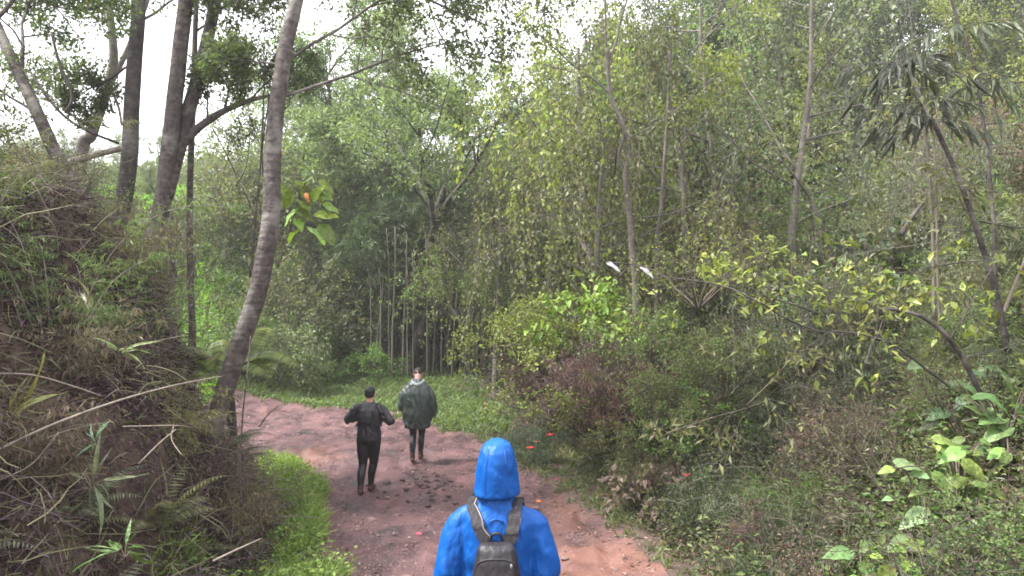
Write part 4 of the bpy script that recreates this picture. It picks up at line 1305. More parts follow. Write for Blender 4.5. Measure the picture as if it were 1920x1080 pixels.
# leaf litter / undergrowth on the right slope
for i, (n, L, W, col, lf, sd, nm, lab) in enumerate([
        (60000, .075, .04, (.07, .09, .04), (0, .40), 11, 'undergrowth', 'low mixed green undergrowth covering the right slope'),
        (42000, .07, .035, (.11, .08, .058), (0, .28), 12, 'leaf_litter', 'brown dead leaves and stems on the right slope'),
        (12000, .08, .045, (.14, .18, .065), (.1, .45), 13, 'undergrowth', 'light yellow-green leaves scattered through the right slope cover')]):
    cover(nm, lab, nm.replace('_', ' '), n, (-.5, 9), (3.5, 15), lambda x, y: (side(x, y, RFOOT, -1) > -.35 + .5 * fbm(x * 2, y * 2, 30)) & (pmask(x, y) < -.1), L, W, col, 'leaf' if i != 1 else 'dry', 'simple', lf, (-.3, .6), sd, .15, .8)
cover('herb_cover', 'fresh green low herbs at the lower right corner of the slope', 'herbs', 16000, (2, 7), (4.2, 8), lambda x, y: (side(x, y, RFOOT, -1) > .2) & (fbm(x * 1.2, y * 1.2, 87) > .42), .08, .05, (.12, .19, .06), 'leaf', 'simple', (0, .35), (-.2, .6), 19, .15, .8)
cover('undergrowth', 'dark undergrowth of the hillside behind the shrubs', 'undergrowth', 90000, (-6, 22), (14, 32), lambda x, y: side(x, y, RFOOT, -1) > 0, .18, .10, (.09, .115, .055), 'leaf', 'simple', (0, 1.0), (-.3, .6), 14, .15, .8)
cover('leaf_litter', 'dead leaves and small debris scattered along the path edges', 'leaf litter', 16000, (-4, 2.4), (5, 18),
      lambda x, y: (np.abs(pmask(x, y)) < .1 + .5 * fbm(x * 2, y * 2, 91)), .06, .03, (.22, .15, .12), 'dry', 'simple', (.004, .01), (-.05, .15), 15, .1, .8)

# dry brush heap on the left bank: long bent strands
def strands(name, label, n, cond_u, Lr, r, col, seed, lift, dirx=(.0, .0, 0), mat='dry', yr=(2.2, 12.5), xr=(-9.5, -2.3), thr=.45):
    g3 = rs(seed)
    x = xr[0] + (xr[1] - xr[0]) * g3.random(n * 3); y = yr[0] + (yr[1] - yr[0]) * g3.random(n * 3) ** .8
    u = side(x, y, LFOOT, 1)
    m = (u > cond_u[0]) & (u < cond_u[1]) & (np.abs(x) < .80 * y + 1.2) & (fbm(x * 1.1, y * 1.1, seed * 3) + g3.normal(0, .05, len(x)) > thr)
    x, y = x[m][:n], y[m][:n]; k = len(x)
    segs = 5
    L = Lr[0] + (Lr[1] - Lr[0]) * g3.random(k) ** 1.6
    d = unit(g3.normal(0, 1, (k, 3)) * [1, 1, .45] + np.array(dirx))
    p = np.stack([x, y, height(x, y) + lift * g3.random(k) ** 1.4], 1)
    pts = [p]
    for s in range(segs):
        d = unit(d + g3.normal(0, .16, (k, 3)) + [0, 0, -.10])
        q = pts[-1] + d * (L / segs)[:, None]
        hh = height(q[:, 0], q[:, 1]); q[:, 2] = np.maximum(q[:, 2], hh + .01)
        pts.append(q)
    A = np.stack(pts, 1)                      # k,6,3
    T = unit(np.gradient(A, axis=1))
    s1 = unit(np.cross(T, g3.normal(0, 1, (k, 1, 3))))
    s2 = np.cross(T, s1)
    rr = (r * (.5 + g3.random(k)))[:, None, None] * np.linspace(1, .35, segs + 1)[None, :, None]
    ring = np.stack([A + rr * s1, A + rr * (-.5 * s1 + .87 * s2), A + rr * (-.5 * s1 - .87 * s2)], 2)   # k,6,3,3
    V = ring.reshape(-1, 3)
    base = np.arange(k)[:, None, None, None] * (segs + 1) * 3
    i_ = np.arange(segs)[None, :, None, None] * 3
    j = np.arange(3)[None, None, :, None]; j2 = (j + 1) % 3
    F = np.concatenate([base + i_ + j, base + i_ + j2, base + i_ + 3 + j2, base + i_ + 3 + j], -1).reshape(-1, 4)
    mb = MB(); mb.add(V, F, False)
    o = mb.build(name, MAT[mat], None, col); stuff(o, label, 'brush'); print(name, k)
    return o


strands('dry_brush', 'tangled pale purplish-grey dead strands heaped over the left bank', 5600, (-.1, 5), (.15, 1.0), .0048, (.165, .122, .132), 21, .5)
scatter(4, (-6.5, -3.6), (6, 9.5), lambda x, y: 1.2 < ldist(x, y) < 3.2, ['bamboo'], ['grey', 'olive', 'mid'], (.22, .36),
        'bamboo', 'bamboo_clump', 'bamboo', 'small bamboo clumps hanging over the left bank', .8)
scatter(9, (-8, -3.6), (7, 12), lambda x, y: 1.2 < ldist(x, y) < 4, ['bare'], ['olive', 'brown', 'grey'], (.4, .65),
        'shrub', 'dead_shrub', 'shrub', 'bare dead stems on the left bank', .8)
strands('dry_brush', 'dark reddish-brown dead strands, deepened by painted shade, under the tangle of the left bank', 8500, (-.2, 5), (.12, .7), .005, (.055, .033, .036), 22, .38)  # deep shade of the lower bank is put into this strand colour
strands('dry_brush', 'straw-coloured and greenish dry blades on the middle of the left bank', 3600, (.1, 3.2), (.15, .7), .005, (.22, .22, .13), 23, .6, yr=(4, 9.5))
cover('leaf_litter', 'red-brown dead leaves covering the left bank, darkened by painted shade', 'leaf litter', 90000, (-10, -2.4), (2.2, 13), lambda x, y: (side(x, y, LFOOT, 1) > -.15) & (side(x, y, LFOOT, 1) < 5.5), .10, .024, (.085, .052, .060), 'dry', 'simple', (0, .3), (-.5, .5), 24, .2, .9)  # litter colour darkened as well, to paint the shade on the bank
cover('bank_grass', 'scattered green blades and leaves growing through the dead brush of the left bank', 'grass', 15000, (-9, -2.4), (2.5, 12), lambda x, y: (side(x, y, LFOOT, 1) > 0) & (side(x, y, LFOOT, 1) < 4.5) & (fbm(x * .8, y * .8, 44) > .44), .20, .018, (.15, .165, .085), up=(-.2, .9), seed=25, curl=.5)

# individually visible sticks and blades on the bank
ST = [([(-40, 862, 4.6), (90, 800, 4.8), (220, 752, 5.2), (330, 722, 5.7), (415, 706, 6.3)], .011, 'long pale dead stem slanting across the left bank up to the leaning trunk'),
      ([(-20, 700, 5), (60, 703, 5.1), (130, 722, 5.2), (190, 742, 5.3)], .008, 'pale curved stem at the left edge above the long slanting one'),
      ([(230, 800, 5.6), (330, 798, 5.8), (360, 802, 6)], .007, 'short level pale twig below the long slanting stem'),
      ([(400, 1052, 5), (450, 1028, 5.2), (490, 1010, 5.6)], .009, 'pale twig at the bottom of the bank beside the grass strip'),
      ([(260, 870, 5.4), (300, 830, 5.5), (330, 805, 5.6)], .007, 'pale diagonal twig under the slanting stem'),
      ([(325, 800, 5.8), (322, 825, 5.7), (342, 855, 5.6)], .006, 'small forked pale twig under the slanting stem'),
      ([(0, 900, 4.7), (60, 870, 4.8), (110, 810, 4.9)], .007, 'short pale stick at the lower left edge'),
      ([(80, 700, 6), (130, 670, 6.1), (165, 642, 6.2)], .007, 'pale stick pointing up the bank at left'),
      ([(215, 655, 6.6), (290, 640, 6.8), (350, 628, 7)], .007, 'level pale stick on the mid bank'),
      ([(255, 450, 8.6), (268, 470, 8.5), (282, 478, 8.4)], .012, 'small pale curl of bark at the foot of the double-stemmed trunk'),
      ([(487, 800, 8.3), (500, 780, 8.3), (522, 760, 8.3)], .008, 'dark twig sticking out over the far path'),
      ([(130, 375, 7.8), (160, 420, 7.7), (185, 450, 7.6)], .01, 'pale dead stem on the upper left bank')]
for i, (pts, r, lab) in enumerate(ST):
    mb = MB(); c = cat(PP(*pts), 5); tube(mb, c - c[0], np.linspace(r, r * .6, len(c)), 6, lump=.1, seed=i)
    o = mb.build('twig', MAT['straw' if 'dark' not in lab else 'trunk2']); o.location = c[0]; tag(o, lab, 'twig')


def blades(label, px, py, Y, LV, col, nm='bladed_plant'):
    """a few strap leaves from one foot; LV: (dx px, dy px, length m, width m)"""
    b = P(px, py, Y); o = empty(nm, tuple(b)); tag(o, label, 'plant')
    mb, lm = MB(), MB(); g3 = rs(int(px + py))
    A, D, Ls, Ws = [], [], [], []
    for dx, dy, L, W in LV:
        e = (P(px + dx, py + dy, Y + g3.normal() * .1) - b)
        A.append(e * .25); D.append(e); Ls.append(L); Ws.append(W)
        tube(mb, [np.zeros(3) + [0, 0, -.05], e * .27], .004, 3, cap=False)
    n = len(A)
    for q in range(n):
        bigleaf(lm, A[q], D[q], unit(g3.normal(0, .5, 3) + [0, -.6, .7]), Ls[q], Ws[q] * .62, .2 + .4 * g3.random(), .12, 'oval', q + int(px), .015)
        for e in range(2):
            bigleaf(lm, A[q] * g3.random(), D[q] + g3.normal(0, .06, 3), unit(g3.normal(0, .6, 3) + [0, -.5, .7]), Ls[q] * (.5 + .3 * g3.random()), Ws[q] * .4, .2 + .5 * g3.random(), .12, 'oval', q + e * 9 + int(py), .015)
    mb.build('stem', MAT['stem'], o); l = lm.build('blade', MAT['broad'], o); l.color = (*col, 1)


blades('small plant with a pale mint green blade on the middle of the left bank', 180, 830, 5.2, [(8, -45, .20, .05), (-12, -25, .16, .035), (-20, 10, .12, .03)], (.17, .30, .20))
blades('green leaved plant near the bottom of the left bank', 235, 1030, 4.3, [(45, -12, .20, .06), (-30, -10, .22, .05), (-70, 15, .25, .05), (30, 25, .2, .05), (5, -40, .16, .04)], (.10, .17, .06))
blades('plant with thin grey-green blades at left centre of the bank', 175, 905, 4.9, [(10, -60, .3, .05), (70, -15, .35, .04), (20, 50, .3, .06), (-60, -30, .3, .03)], (.15, .18, .11))
blades('yellow-green strap-leaved plant at the far left edge', 20, 780, 5.0, [(60, -70, .42, .05), (-30, 10, .3, .05), (30, -20, .3, .04), (10, -50, .3, .04)], (.18, .19, .06))
blades('plant with upright pale blades high on the left bank', 175, 590, 6.2, [(-10, -60, .35, .05), (-25, -45, .3, .05), (12, 10, .2, .05)], (.20, .22, .15))
blades('small green bladed plant beside the grey-green blades', 225, 660, 6.0, [(40, -18, .3, .05), (30, 5, .25, .04), (-20, -20, .2, .04)], (.16, .22, .08))
# dry fern at the bottom of the bank
o = plant('fern', 'dry_fern', at(375, 5.3), 5.3, .55, 'rust', 'withered reddish-brown fern near the bottom of the left bank', 'fern', dz=.25, k=0); o.children[1].color = (.30, .13, .115, 1)
plant('fern', 'fern', at(330, 8.6), 8.6, .8, 'olive', 'small olive fern on the bank left of the leaning trunk', 'fern', dz=.1, k=1)
plant('fern', 'fern', at(255, 4.1), 4.1, .4, 'mid', 'small green fern at the bottom edge below the withered one', 'fern', dz=.05, k=1)
scatter(16, (-8, -2.9), (4.2, 11), lambda x, y: .3 < ldist(x, y) < 3.5, ['fern'], ['olive', 'grey', 'brown', 'rust', 'grey', 'olive'], (.5, 1.1),
        'shrub', 'fern', 'fern', 'ferns on the left bank', .7, fol='frond_crown', wd='rachis')
scatter(14, (-8, -2.9), (4.0, 11), lambda x, y: .4 < ldist(x, y) < 3.8, ['drybush', 'twiggy', 'drybush'], ['rust', 'brown', 'pink', 'pink'], (.4, .75),
        'shrub', 'dry_shrub', 'shrub', 'dry shrubs on the left bank', .8)
name_fill()
pl('drybush', 'dry_brush', 392, 7.95, .55, 'pink', 'tangle of dry reddish brush round the foot of the leaning trunk', 'brush', dz=0.0, k=1)
pl('drybush', 'dry_brush', 455, 8.2, .5, 'brown', 'dry brown brush right of the foot of the leaning trunk at the path edge', 'brush', dz=-.05, k=0)
for i, (px, Y, s, c, lab) in enumerate([(300, 7.2, .5, (.2, .2, .09), 'loose straw-green bamboo seedling on the middle of the bank'), (420, 7.6, .5, (.2, .17, .10), 'dry reedy tuft at the foot of the leaning trunk'),
                                        (120, 6.3, .5, (.2, .17, .12), 'dry reedy tuft on the left of the bank'), (60, 5.2, .5, (.18, .14, .11), 'dry reedy tuft at the left edge'), (210, 8, .55, (.17, .16, .08), 'reedy tuft below the dark mossy trunk'),
                                        (510, 9.3, .42, (.14, .18, .07), 'green reedy tuft at the end of the grass strip')]):
    pl('reed', 'reed_tuft', px, Y, s, c, lab, 'reeds', k=i)

# ------------------------------------------------------------------ red flowers, red leaves
def red_flower(label, x, y, z, s, col=(.62, .05, .035)):
    gz_ = hz(x, y); o = empty('red_flower', (x, y, min(gz_, z - .05))); tag(o, label, 'flower')
    top = z - o.location.z
    mb, lm = MB(), MB(); g3 = rs(int(abs(x * 100 + y * 31)))
    tube(mb, [[0, 0, -.02], [.02, .01, top * .6], [0, 0, top]], .006, 4)
    n = 9; a = np.arange(n) / n * 6.28
    D = np.stack([np.cos(a), np.sin(a), .5 + .5 * g3.random(n)], 1)
    leaves(lm, np.tile([[0, 0, top]], (n, 1)), D, unit(np.stack([-np.cos(a) * .4, -np.sin(a) * .4, 1 + 0 * a], 1)), s * (.7 + .5 * g3.random(n)), s * .4, 'broad', .1, .25)
    mb.build('stem', MAT['stem'], o); l = lm.build('petals', MAT['broad'], o); l.color = (*col, 1)


def ray(px, py, h, y0=5.0):
    for Y in np.arange(y0, 30, .05):
        q = P(px, py, Y)
        if q[2] <= hz(q[0], q[1]) + h: return q
    return P(px, py, 12)


for px, py, Y, s, c, lab in [(1030, 818, 11.6, .10, (.65, .07, .04), 'red flower on the verge, upper one of the two right of the blue hood'),
                             (994, 842, 11.2, .10, (.62, .10, .05), 'orange-red flower on the verge just right of the blue hood'),
                             (988, 797, 12.6, .08, (.45, .03, .03), 'dark red flower in the silvery green plant'),
                             (1228, 726, 10.8, .11, (.65, .06, .04), 'red flower highest on the right slope'),
                             (1286, 893, 7.3, .07, (.60, .06, .05), 'red flower low on the near right slope'),
                             (1010, 942, 9.6, .05, (.60, .20, .05), 'small orange flower at the edge of the path by the blue shoulder'),
                             (1005, 830, 12.0, .08, (.62, .22, .10), 'pale orange flower between the two red ones')]:
    p = ray(px, py, .42 if px < 1100 else .75); red_flower(lab, p[0], p[1], p[2], s * 1.1, c)
for px, py, Y, s, lab in [(780, 1008, 8.9, .09, 'single dark red leaf lying on the path left of the backpack'), (1040, 905, 11.3, .06, 'red leaf fallen on the right path edge')]:
    x = at(px, Y); mb = MB(); leaves(mb, np.array([[0, 0, .0]]), np.array([[1, -.4, .1]]), np.array([[0, -.3, 1]]), s, s * .7, 'broad', .2, .1)
    o = mb.build('red_leaf', MAT['broad'], None, (.42, .03, .04)); o.location = (x, Y, hz(x, Y) + .03); tag(o, lab, 'leaf')

# ------------------------------------------------------------------ stones on the path
def stone_mesh(seed, ang=.35):
    import bmesh
    bm = bmesh.new(); bmesh.ops.create_icosphere(bm, subdivisions=2, radius=1)
    g3 = rs(seed); pl_ = unit(g3.normal(0, 1, (9, 3))); dd = .55 + .35 * g3.random(9)
    for v in bm.verts:
        c = np.array(v.co)
        for q, d in zip(pl_, dd):
            t = c @ q
            if t > d: c = c - q * (t - d) * .92
        v.co = Vector(c * [1, .8, .5])
    me = bpy.data.meshes.new('stone'); bm.to_mesh(me); bm.free()
    me.materials.append(m_stone); return me


m_stone = soil_mat('stone', [(.3, (.11, .062, .06)), (.5, (.19, .115, .11)), (.7, (.29, .195, .18))], 5, .5, .7)
SM = [stone_mesh(k) for k in range(5)]
m_clod = soil_mat('clod', [(.3, (.035, .022, .02)), (.5, (.075, .045, .042)), (.7, (.16, .10, .09))], 7, .6, .8)
CM = [m.copy() for m in SM]
for m in CM: m.materials[0] = m_clod
g = rs(17); n = 0
def stone(x, y, s, lab, grp):
    o = link('stone', (CM if 'dark' in lab else SM)[int(g.integers(5))]); o.location = (x, y, hz(x, y) + s * .12); o.scale = (s * (.8 + .5 * g.random()), s, s * (.8 + .4 * g.random()))
    o.rotation_euler = (g.normal() * .2, g.normal() * .2, g.random() * 6.28); tag(o, lab, 'stone', grp)
STN = []
for i in range(60):
    y = 11.0 + g.normal() * .42; x = -1.38 + g.normal() * .34
    if path_mask(np.array([x]), np.array([y]))[0] > .1:
        STN.append((x, y, .03 + .06 * g.random() ** 1.5, 'dark', 'the mid-path rubble patch', 'stones of the rubble patch'))
for i in range(90):
    y = 7.4 + 9 * g.random() ** 1.3; x = np.interp(y, [7.7, 11.5, 13.5, 16], [-.2, -1.4, -2.5, -4.4]) + (g.random() * 2 - 1) * 1.7
    if path_mask(np.array([x]), np.array([y]))[0] > .15:
        STN.append((x, y, .02 + .06 * g.random() ** 2.5, 'pinkish', 'the muddy path', 'loose stones on the path'))

seen = {}
for x, y, s0, cw, wh, gr in STN:
    px = 960 + x / y * FPX
    sz = 'tiny' if s0 < .03 else ('small' if s0 < .045 else ('middling' if s0 < .06 else 'large'))
    if 'rubble' in wh: where = f"{'left' if px < 780 else ('right' if px > 812 else 'middle')} {'rear' if y > 11.25 else ('front' if y < 10.75 else 'centre')} of {wh}"
    else: where = f"{'left' if px < 960 - 115 - (y - 7.7) * 22 + 0 else 'right'} half of {wh}, " + ('beside the backpack' if y < 8.4 else 'level with the blue hood' if y < 10 else 'level with the black-clad walker' if y < 11.6 else 'level with the poncho walker' if y < 13.5 else 'near the far bend')
    lb = f'{sz} {cw} stone, {where}'
    seen[lb] = seen.get(lb, 0) + 1
    stone(x, y, s0, lb, gr)

mb = MB(); g3 = rs(71); n = 6000
y = 6.5 + 12 * g3.random(n) ** 1.2; x = np.interp(y, [6.5, 7.7, 11.5, 13.5, 16, 18.5], [-.1, -.1, -1.4, -2.5, -4.4, -8]) + (g3.random(n) * 2 - 1) * 1.9
m = (path_mask(x, y) > .02) & ((fbm(x * 1.4, y * 1.4, 61) > .45) | (np.hypot(x + 1.45, y - 10.6) < .8)); x, y = x[m], y[m]; n = len(x); z = height(x, y)
s_ = .006 + .024 * g3.random(n) ** 3
V = np.array([[1, 0, 0], [.1, 1, .1], [-1, .2, 0], [-.1, -1, -.1], [.2, .1, .75], [0, 0, -.6]])
a = g3.random(n) * 6.28; ca, sa = np.cos(a), np.sin(a)
W = V[None] * (s_[:, None, None] * (.6 + .7 * g3.random((n, 6, 3))))
W = np.stack([W[..., 0] * ca[:, None] - W[..., 1] * sa[:, None], W[..., 0] * sa[:, None] + W[..., 1] * ca[:, None], W[..., 2]], -1) + np.stack([x, y, z + .003], 1)[:, None]
b = np.arange(n)[:, None] * 6
mb.add(W.reshape(-1, 3), np.concatenate([b + [q] for q in ([0, 1, 4], [1, 2, 4], [2, 3, 4], [3, 0, 4], [1, 0, 5], [2, 1, 5], [3, 2, 5], [0, 3, 5])]), False)
o = mb.build('pebbles', m_stone); stuff(o, 'small pinkish pebbles and clods strewn over the muddy path', 'pebbles')
# ------------------------------------------------------------------ people
from mathutils.bvhtree import BVHTree


def ball(mb, c, r, k=14, m=9):
    c = np.array(c, float); r = np.broadcast_to(np.array(r, float), (3,))
    th = np.linspace(0, math.pi, m)[1:-1]; ph = np.arange(k) / k * 6.28318
    V = np.stack([np.sin(th)[:, None] * np.cos(ph), np.sin(th)[:, None] * np.sin(ph), np.cos(th)[:, None] + 0 * ph], -1).reshape(-1, 3)
    V = np.concatenate([V, [[0, 0, 1], [0, 0, -1]]]) * r + c
    n = m - 2; i = np.arange(n - 1)[:, None] * k; j = np.arange(k)[None]; j2 = (j + 1) % k
    F = np.stack([i + j, i + k + j, i + k + j2, i + j2], -1).reshape(-1, 4)
    T1 = np.stack([np.full(k, n * k), np.arange(k), (np.arange(k) + 1) % k], -1)
    e = (n - 1) * k
    T2 = np.stack([np.full(k, n * k + 1), e + (np.arange(k) + 1) % k, e + np.arange(k)], -1)
    mb.add(V, [F, T1, T2], True)


def limb(mb, pts, rad, m=5, k=14):
    c = cat(pts, m); r = np.interp(np.linspace(0, len(pts) - 1, len(c)), np.arange(len(pts)), rad)
    tube(mb, c, r, k, cap=True)
    ball(mb, c[0], r[0]); ball(mb, c[-1], r[-1])


def loft(mb, rings, k=28, sq=0.0, m=4):
    """rings: (z, cx, cy, rx, ry)"""
    a = np.array(rings, float)
    q = np.stack([np.interp(np.linspace(0, len(a) - 1, (len(a) - 1) * m + 1), np.arange(len(a)), a[:, i]) for i in range(5)], 1)
    for _ in range(1):
        q[1:-1, 3:] = (q[:-2, 3:] + 2 * q[1:-1, 3:] + q[2:, 3:]) / 4
    ph = np.arange(k) / k * 6.28318
    cx, sy = np.cos(ph), np.sin(ph)
    if sq:
        f = 1 / np.maximum(np.abs(cx), np.abs(sy)); cx = cx * (1 - sq + sq * f); sy = sy * (1 - sq + sq * f)
    V = np.stack([q[:, 1:2] + q[:, 3:4] * cx, q[:, 2:3] + q[:, 4:5] * sy, q[:, 0:1] + 0 * cx], -1)
    n = len(q); V = V.reshape(-1, 3)
    V = np.concatenate([V, [[q[0, 1], q[0, 2], q[0, 0]], [q[-1, 1], q[-1, 2], q[-1, 0]]]])
    i = np.arange(n - 1)[:, None] * k; j = np.arange(k)[None]; j2 = (j + 1) % k
    s = 1 if q[-1, 0] > q[0, 0] else -1
    F = np.stack([i + j, i + j2, i + k + j2, i + k + j], -1).reshape(-1, 4)
    T1 = np.stack([np.full(k, n * k), (np.arange(k) + 1) % k, np.arange(k)], -1)
    e = (n - 1) * k
    T2 = np.stack([np.full(k, n * k + 1), e + np.arange(k), e + (np.arange(k) + 1) % k], -1)
    if s < 0: F, T1, T2 = F[:, ::-1], T1[:, ::-1], T2[:, ::-1]
    mb.add(V, [F, T1, T2], True)


def fuse(mb, name, mat, voxel=.010, smooth=4, fold=0.0, fscale=1.0, seed=0, zstretch=.5, cut=None):
    """union of overlapping closed shapes into one continuous surface, then cloth folds along the normals"""
    me0 = mb.mesh(name + '_raw')
    ob = bpy.data.objects.new('tmp', me0); COL.objects.link(ob)
    md = ob.modifiers.new('r', 'REMESH'); md.mode = 'VOXEL'; md.voxel_size = voxel; md.use_smooth_shade = True
    sm = ob.modifiers.new('s', 'SMOOTH'); sm.factor = .5; sm.iterations = smooth
    dg = bpy.context.evaluated_depsgraph_get(); dg.update()
    me = bpy.data.meshes.new_from_object(ob.evaluated_get(dg))
    me.name = name
    bpy.data.objects.remove(ob); bpy.data.meshes.remove(me0)
    if fold:
        n = len(me.vertices); v = np.zeros(n * 3); me.vertices.foreach_get('co', v); v = v.reshape(-1, 3)
        nn = np.zeros(n * 3); me.vertices.foreach_get('normal', nn); nn = nn.reshape(-1, 3)
        ang = np.arctan2(v[:, 1], v[:, 0])
        a = v[:, 0] * 9 * fscale + 7 * v[:, 1] * fscale + 2.2 * vnoise(v[:, 2] * 5, ang * 2, seed)
        b = v[:, 2] * 11 * fscale * zstretch + 3 * v[:, 0] * fscale + seed
        f = fbm(a * 1.3, b, seed, 3) - .45
        f2 = np.abs(vnoise(a * .8 + b * .6 + 9, b * .9 - a * .5, seed + 5) - .5) * -1.6 + .35
        v = v + nn * (fold * (f * 1.3 + f2 * .9))[:, None]
        me.vertices.foreach_set('co', v.ravel()); me.update()
    for p in me.polygons: p.use_smooth = True
    me.materials.clear(); me.materials.append(mat)
    return me


def hand(mb, wrist, fwd, nrm, side, curl=.5, s=1.0):
    """palm, four unequal bent fingers and a thumb leaving the side of the palm; nrm points out of the palm"""
    fwd = unit(fwd); nrm = unit(np.array(nrm) - np.dot(nrm, fwd) * fwd); lat = np.cross(fwd, nrm) * side
    wrist = np.array(wrist, float)
    for t in np.linspace(0, 1, 6):
        for u in (-.6, -.2, .2, .6):
            ball(mb, wrist + fwd * (.012 + .075 * t) * s + lat * u * (.030 + .012 * t) * s, .0135 * s, 8, 6)
    for i, (u, L) in enumerate([(.033, .072), (.011, .080), (-.011, .075), (-.032, .060)]):
        p = wrist + fwd * .088 * s + lat * u * s
        d = fwd.copy(); pts = [p - fwd * .015 * s, p]
        for j, fr in enumerate((.45, .32, .25)):
            a = curl * (.7 + .35 * j) * (1 + .06 * i)
            d = unit(d * math.cos(a) + nrm * math.sin(a)); pts.append(pts[-1] + d * L * fr * s)
        limb(mb, pts, np.array([.0095, .009, .0085, .008, .0065]) * s, 3, 8)
    p = wrist + fwd * .025 * s + lat * .030 * s
    d = unit(fwd * .55 + lat * .75 + nrm * .35)
    pts = [p, p + d * .032 * s, p + d * .032 * s + unit(fwd * .8 + lat * .3 + nrm * .45) * .030 * s, p + d * .032 * s + unit(fwd * .8 + lat * .3 + nrm * .45) * .030 * s + unit(fwd * .7 + nrm * .7) * .022 * s]
    limb(mb, pts, np.array([.013, .012, .0095, .0075]) * s, 3, 8)


def head(mb, c, tilt=0.0, s=1.0):
    """c = head centre; face towards +Y, nodding forward by tilt"""
    ct, st = math.cos(tilt), math.sin(tilt)

    def T(p): return np.array([c[0] + p[0] * s, c[1] + (p[1] * ct + p[2] * st) * s, c[2] + (p[2] * ct - p[1] * st) * s])
    ball(mb, T((0, -.012, .025)), (.077 * s, .093 * s, .088 * s), 20, 14)
    ball(mb, T((0, .02, -.04)), (.062 * s, .068 * s, .068 * s), 18, 12)
    ball(mb, T((0, .052, -.083)), (.03 * s, .028 * s, .022 * s))           # chin
    ball(mb, T((0, .075, .032)), (.05 * s, .014 * s, .012 * s))            # brow
    limb(mb, [T((0, .082, .015)), T((0, .098, -.012)), T((0, .104, -.022))], [.008, .011, .013], 3, 8)   # nose
    ball(mb, T((.012, .094, -.024)), .008); ball(mb, T((-.012, .094, -.024)), .008)
    ball(mb, T((0, .085, -.05)), (.024, .010, .0055)); ball(mb, T((0, .083, -.060)), (.021, .010, .006))   # lips
    for sx in (-1, 1):
        ball(mb, T((sx * .079, -.004, -.008)), (.008, .018, .031))         # ears
        ball(mb, T((sx * .045, .055, -.018)), (.022, .022, .018))          # cheek
    return T


SKIN = cloth_mat('skin', (.48, .27, .20), .5, .4, .05, 30, .06)
PALE_SKIN = cloth_mat('fair_skin', (.42, .24, .22), .5, .4, .05, 30, .06)
M_EYE = cloth_mat('eye', (.5, .5, .5), .2, .6, 0, 10, .02)
M_BLUE = cloth_mat('blue_rain_fabric', (.004, .082, .34), .5, .25, .4, 22, .07)
M_BLUE2 = cloth_mat('darker_blue_trim', (.006, .07, .30), .5, .4, .2, 16, .1)
M_PACK = cloth_mat('black_pack_fabric', (.018, .016, .020), .55, .45, .3, 25, .15)
M_STRAP = cloth_mat('grey_strap_webbing', (.035, .032, .036), .6, .4, .2, 60, .15)
M_PIPE = cloth_mat('grey_piping', (.24, .23, .25), .4, .5, 0, 20, .05)
M_BLACK = cloth_mat('black_legging', (.010, .009, .013), .55, .4, .2, 18, .2)
M_JERS = cloth_mat('dark_grey_jersey', (.020, .018, .024), .5, .45, .4, 14, .2)
M_PONCHO = cloth_mat('dark_green_poncho', (.028, .042, .036), .42, .5, .4, 10, .2)
M_LINER = cloth_mat('pale_hood_lining', (.20, .23, .24), .6, .3, .2, 16, .1)
M_HAIR = cloth_mat('dark_hair', (.022, .016, .014), .6, .3, .5, 60, .3)
M_BOOT = cloth_mat('muddy_boot', (.07, .035, .033), .8, .2, .5, 30, .4)
M_TROU = cloth_mat('dark_trousers', (.03, .03, .036), .7, .3, .3, 14, .2)


def boot(name, ank, yaw, mat, parent, lift=0.0, s=1.0):
    mb = MB(); a = np.array(ank, float); f = np.array([math.sin(yaw), math.cos(yaw), -lift]); f = unit(f)
    up = np.array([0, 0, 1.0])
    limb(mb, [a + up * .05, a + up * .0, a - up * .03], [.048, .047, .046], 3)
    limb(mb, [a - up * .045 - f * .035, a - up * .052 + f * .05, a - up * .058 + f * .13, a - up * .06 + f * .155], [.040, .042, .038, .028], 4)
    limb(mb, [a - up * .075 - f * .04, a - up * .078 + f * .06, a - up * .080 + f * .15], [.022, .024, .022], 3)
    me = fuse(mb, name, mat, .008, 3)
    return link(name, me, parent)


def eyes(T, root):
    for sx in (-1, 1):
        mb = MB(); ball(mb, T((sx * .031, .073, .012)), .0115, 10, 8); mb.build('eye', M_EYE, root)


def band(mb, pts, wdt, th, side, nrm_hint=None):
    """flat webbing: rectangle swept along pts; side = approx width direction"""
    pts = cat(pts, 5); t = unit(np.gradient(pts, axis=0)); side = np.array(side, float)
    sd = unit(side[None] - (t @ side)[:, None] * t); nn = np.cross(sd, t)
    w = np.interp(np.linspace(0, 1, len(pts)), np.linspace(0, 1, len(np.atleast_1d(wdt))), np.atleast_1d(wdt))[:, None] / 2
    V = np.stack([pts + sd * w + nn * th / 2, pts - sd * w + nn * th / 2, pts - sd * w - nn * th / 2, pts + sd * w - nn * th / 2], 1).reshape(-1, 3)
    n = len(pts); i = np.arange(n - 1)[:, None] * 4; j = np.arange(4)[None]; j2 = (j + 1) % 4
    F = np.stack([i + j, i + j2, i + 4 + j2, i + 4 + j], -1).reshape(-1, 4)
    mb.add(V, [F, np.array([[0, 3, 2, 1]]), np.array([[4 * n - 4, 4 * n - 3, 4 * n - 2, 4 * n - 1]])], False)


def snap(me, pts, off):
    bvh = BVHTree.FromPolygons([v.co[:] for v in me.vertices], [p.vertices[:] for p in me.polygons])
    out = []
    for p in pts:
        l, nrm, i, d = bvh.find_nearest(Vector(p))
        out.append(np.array(l + nrm * off))
    return np.array(out)


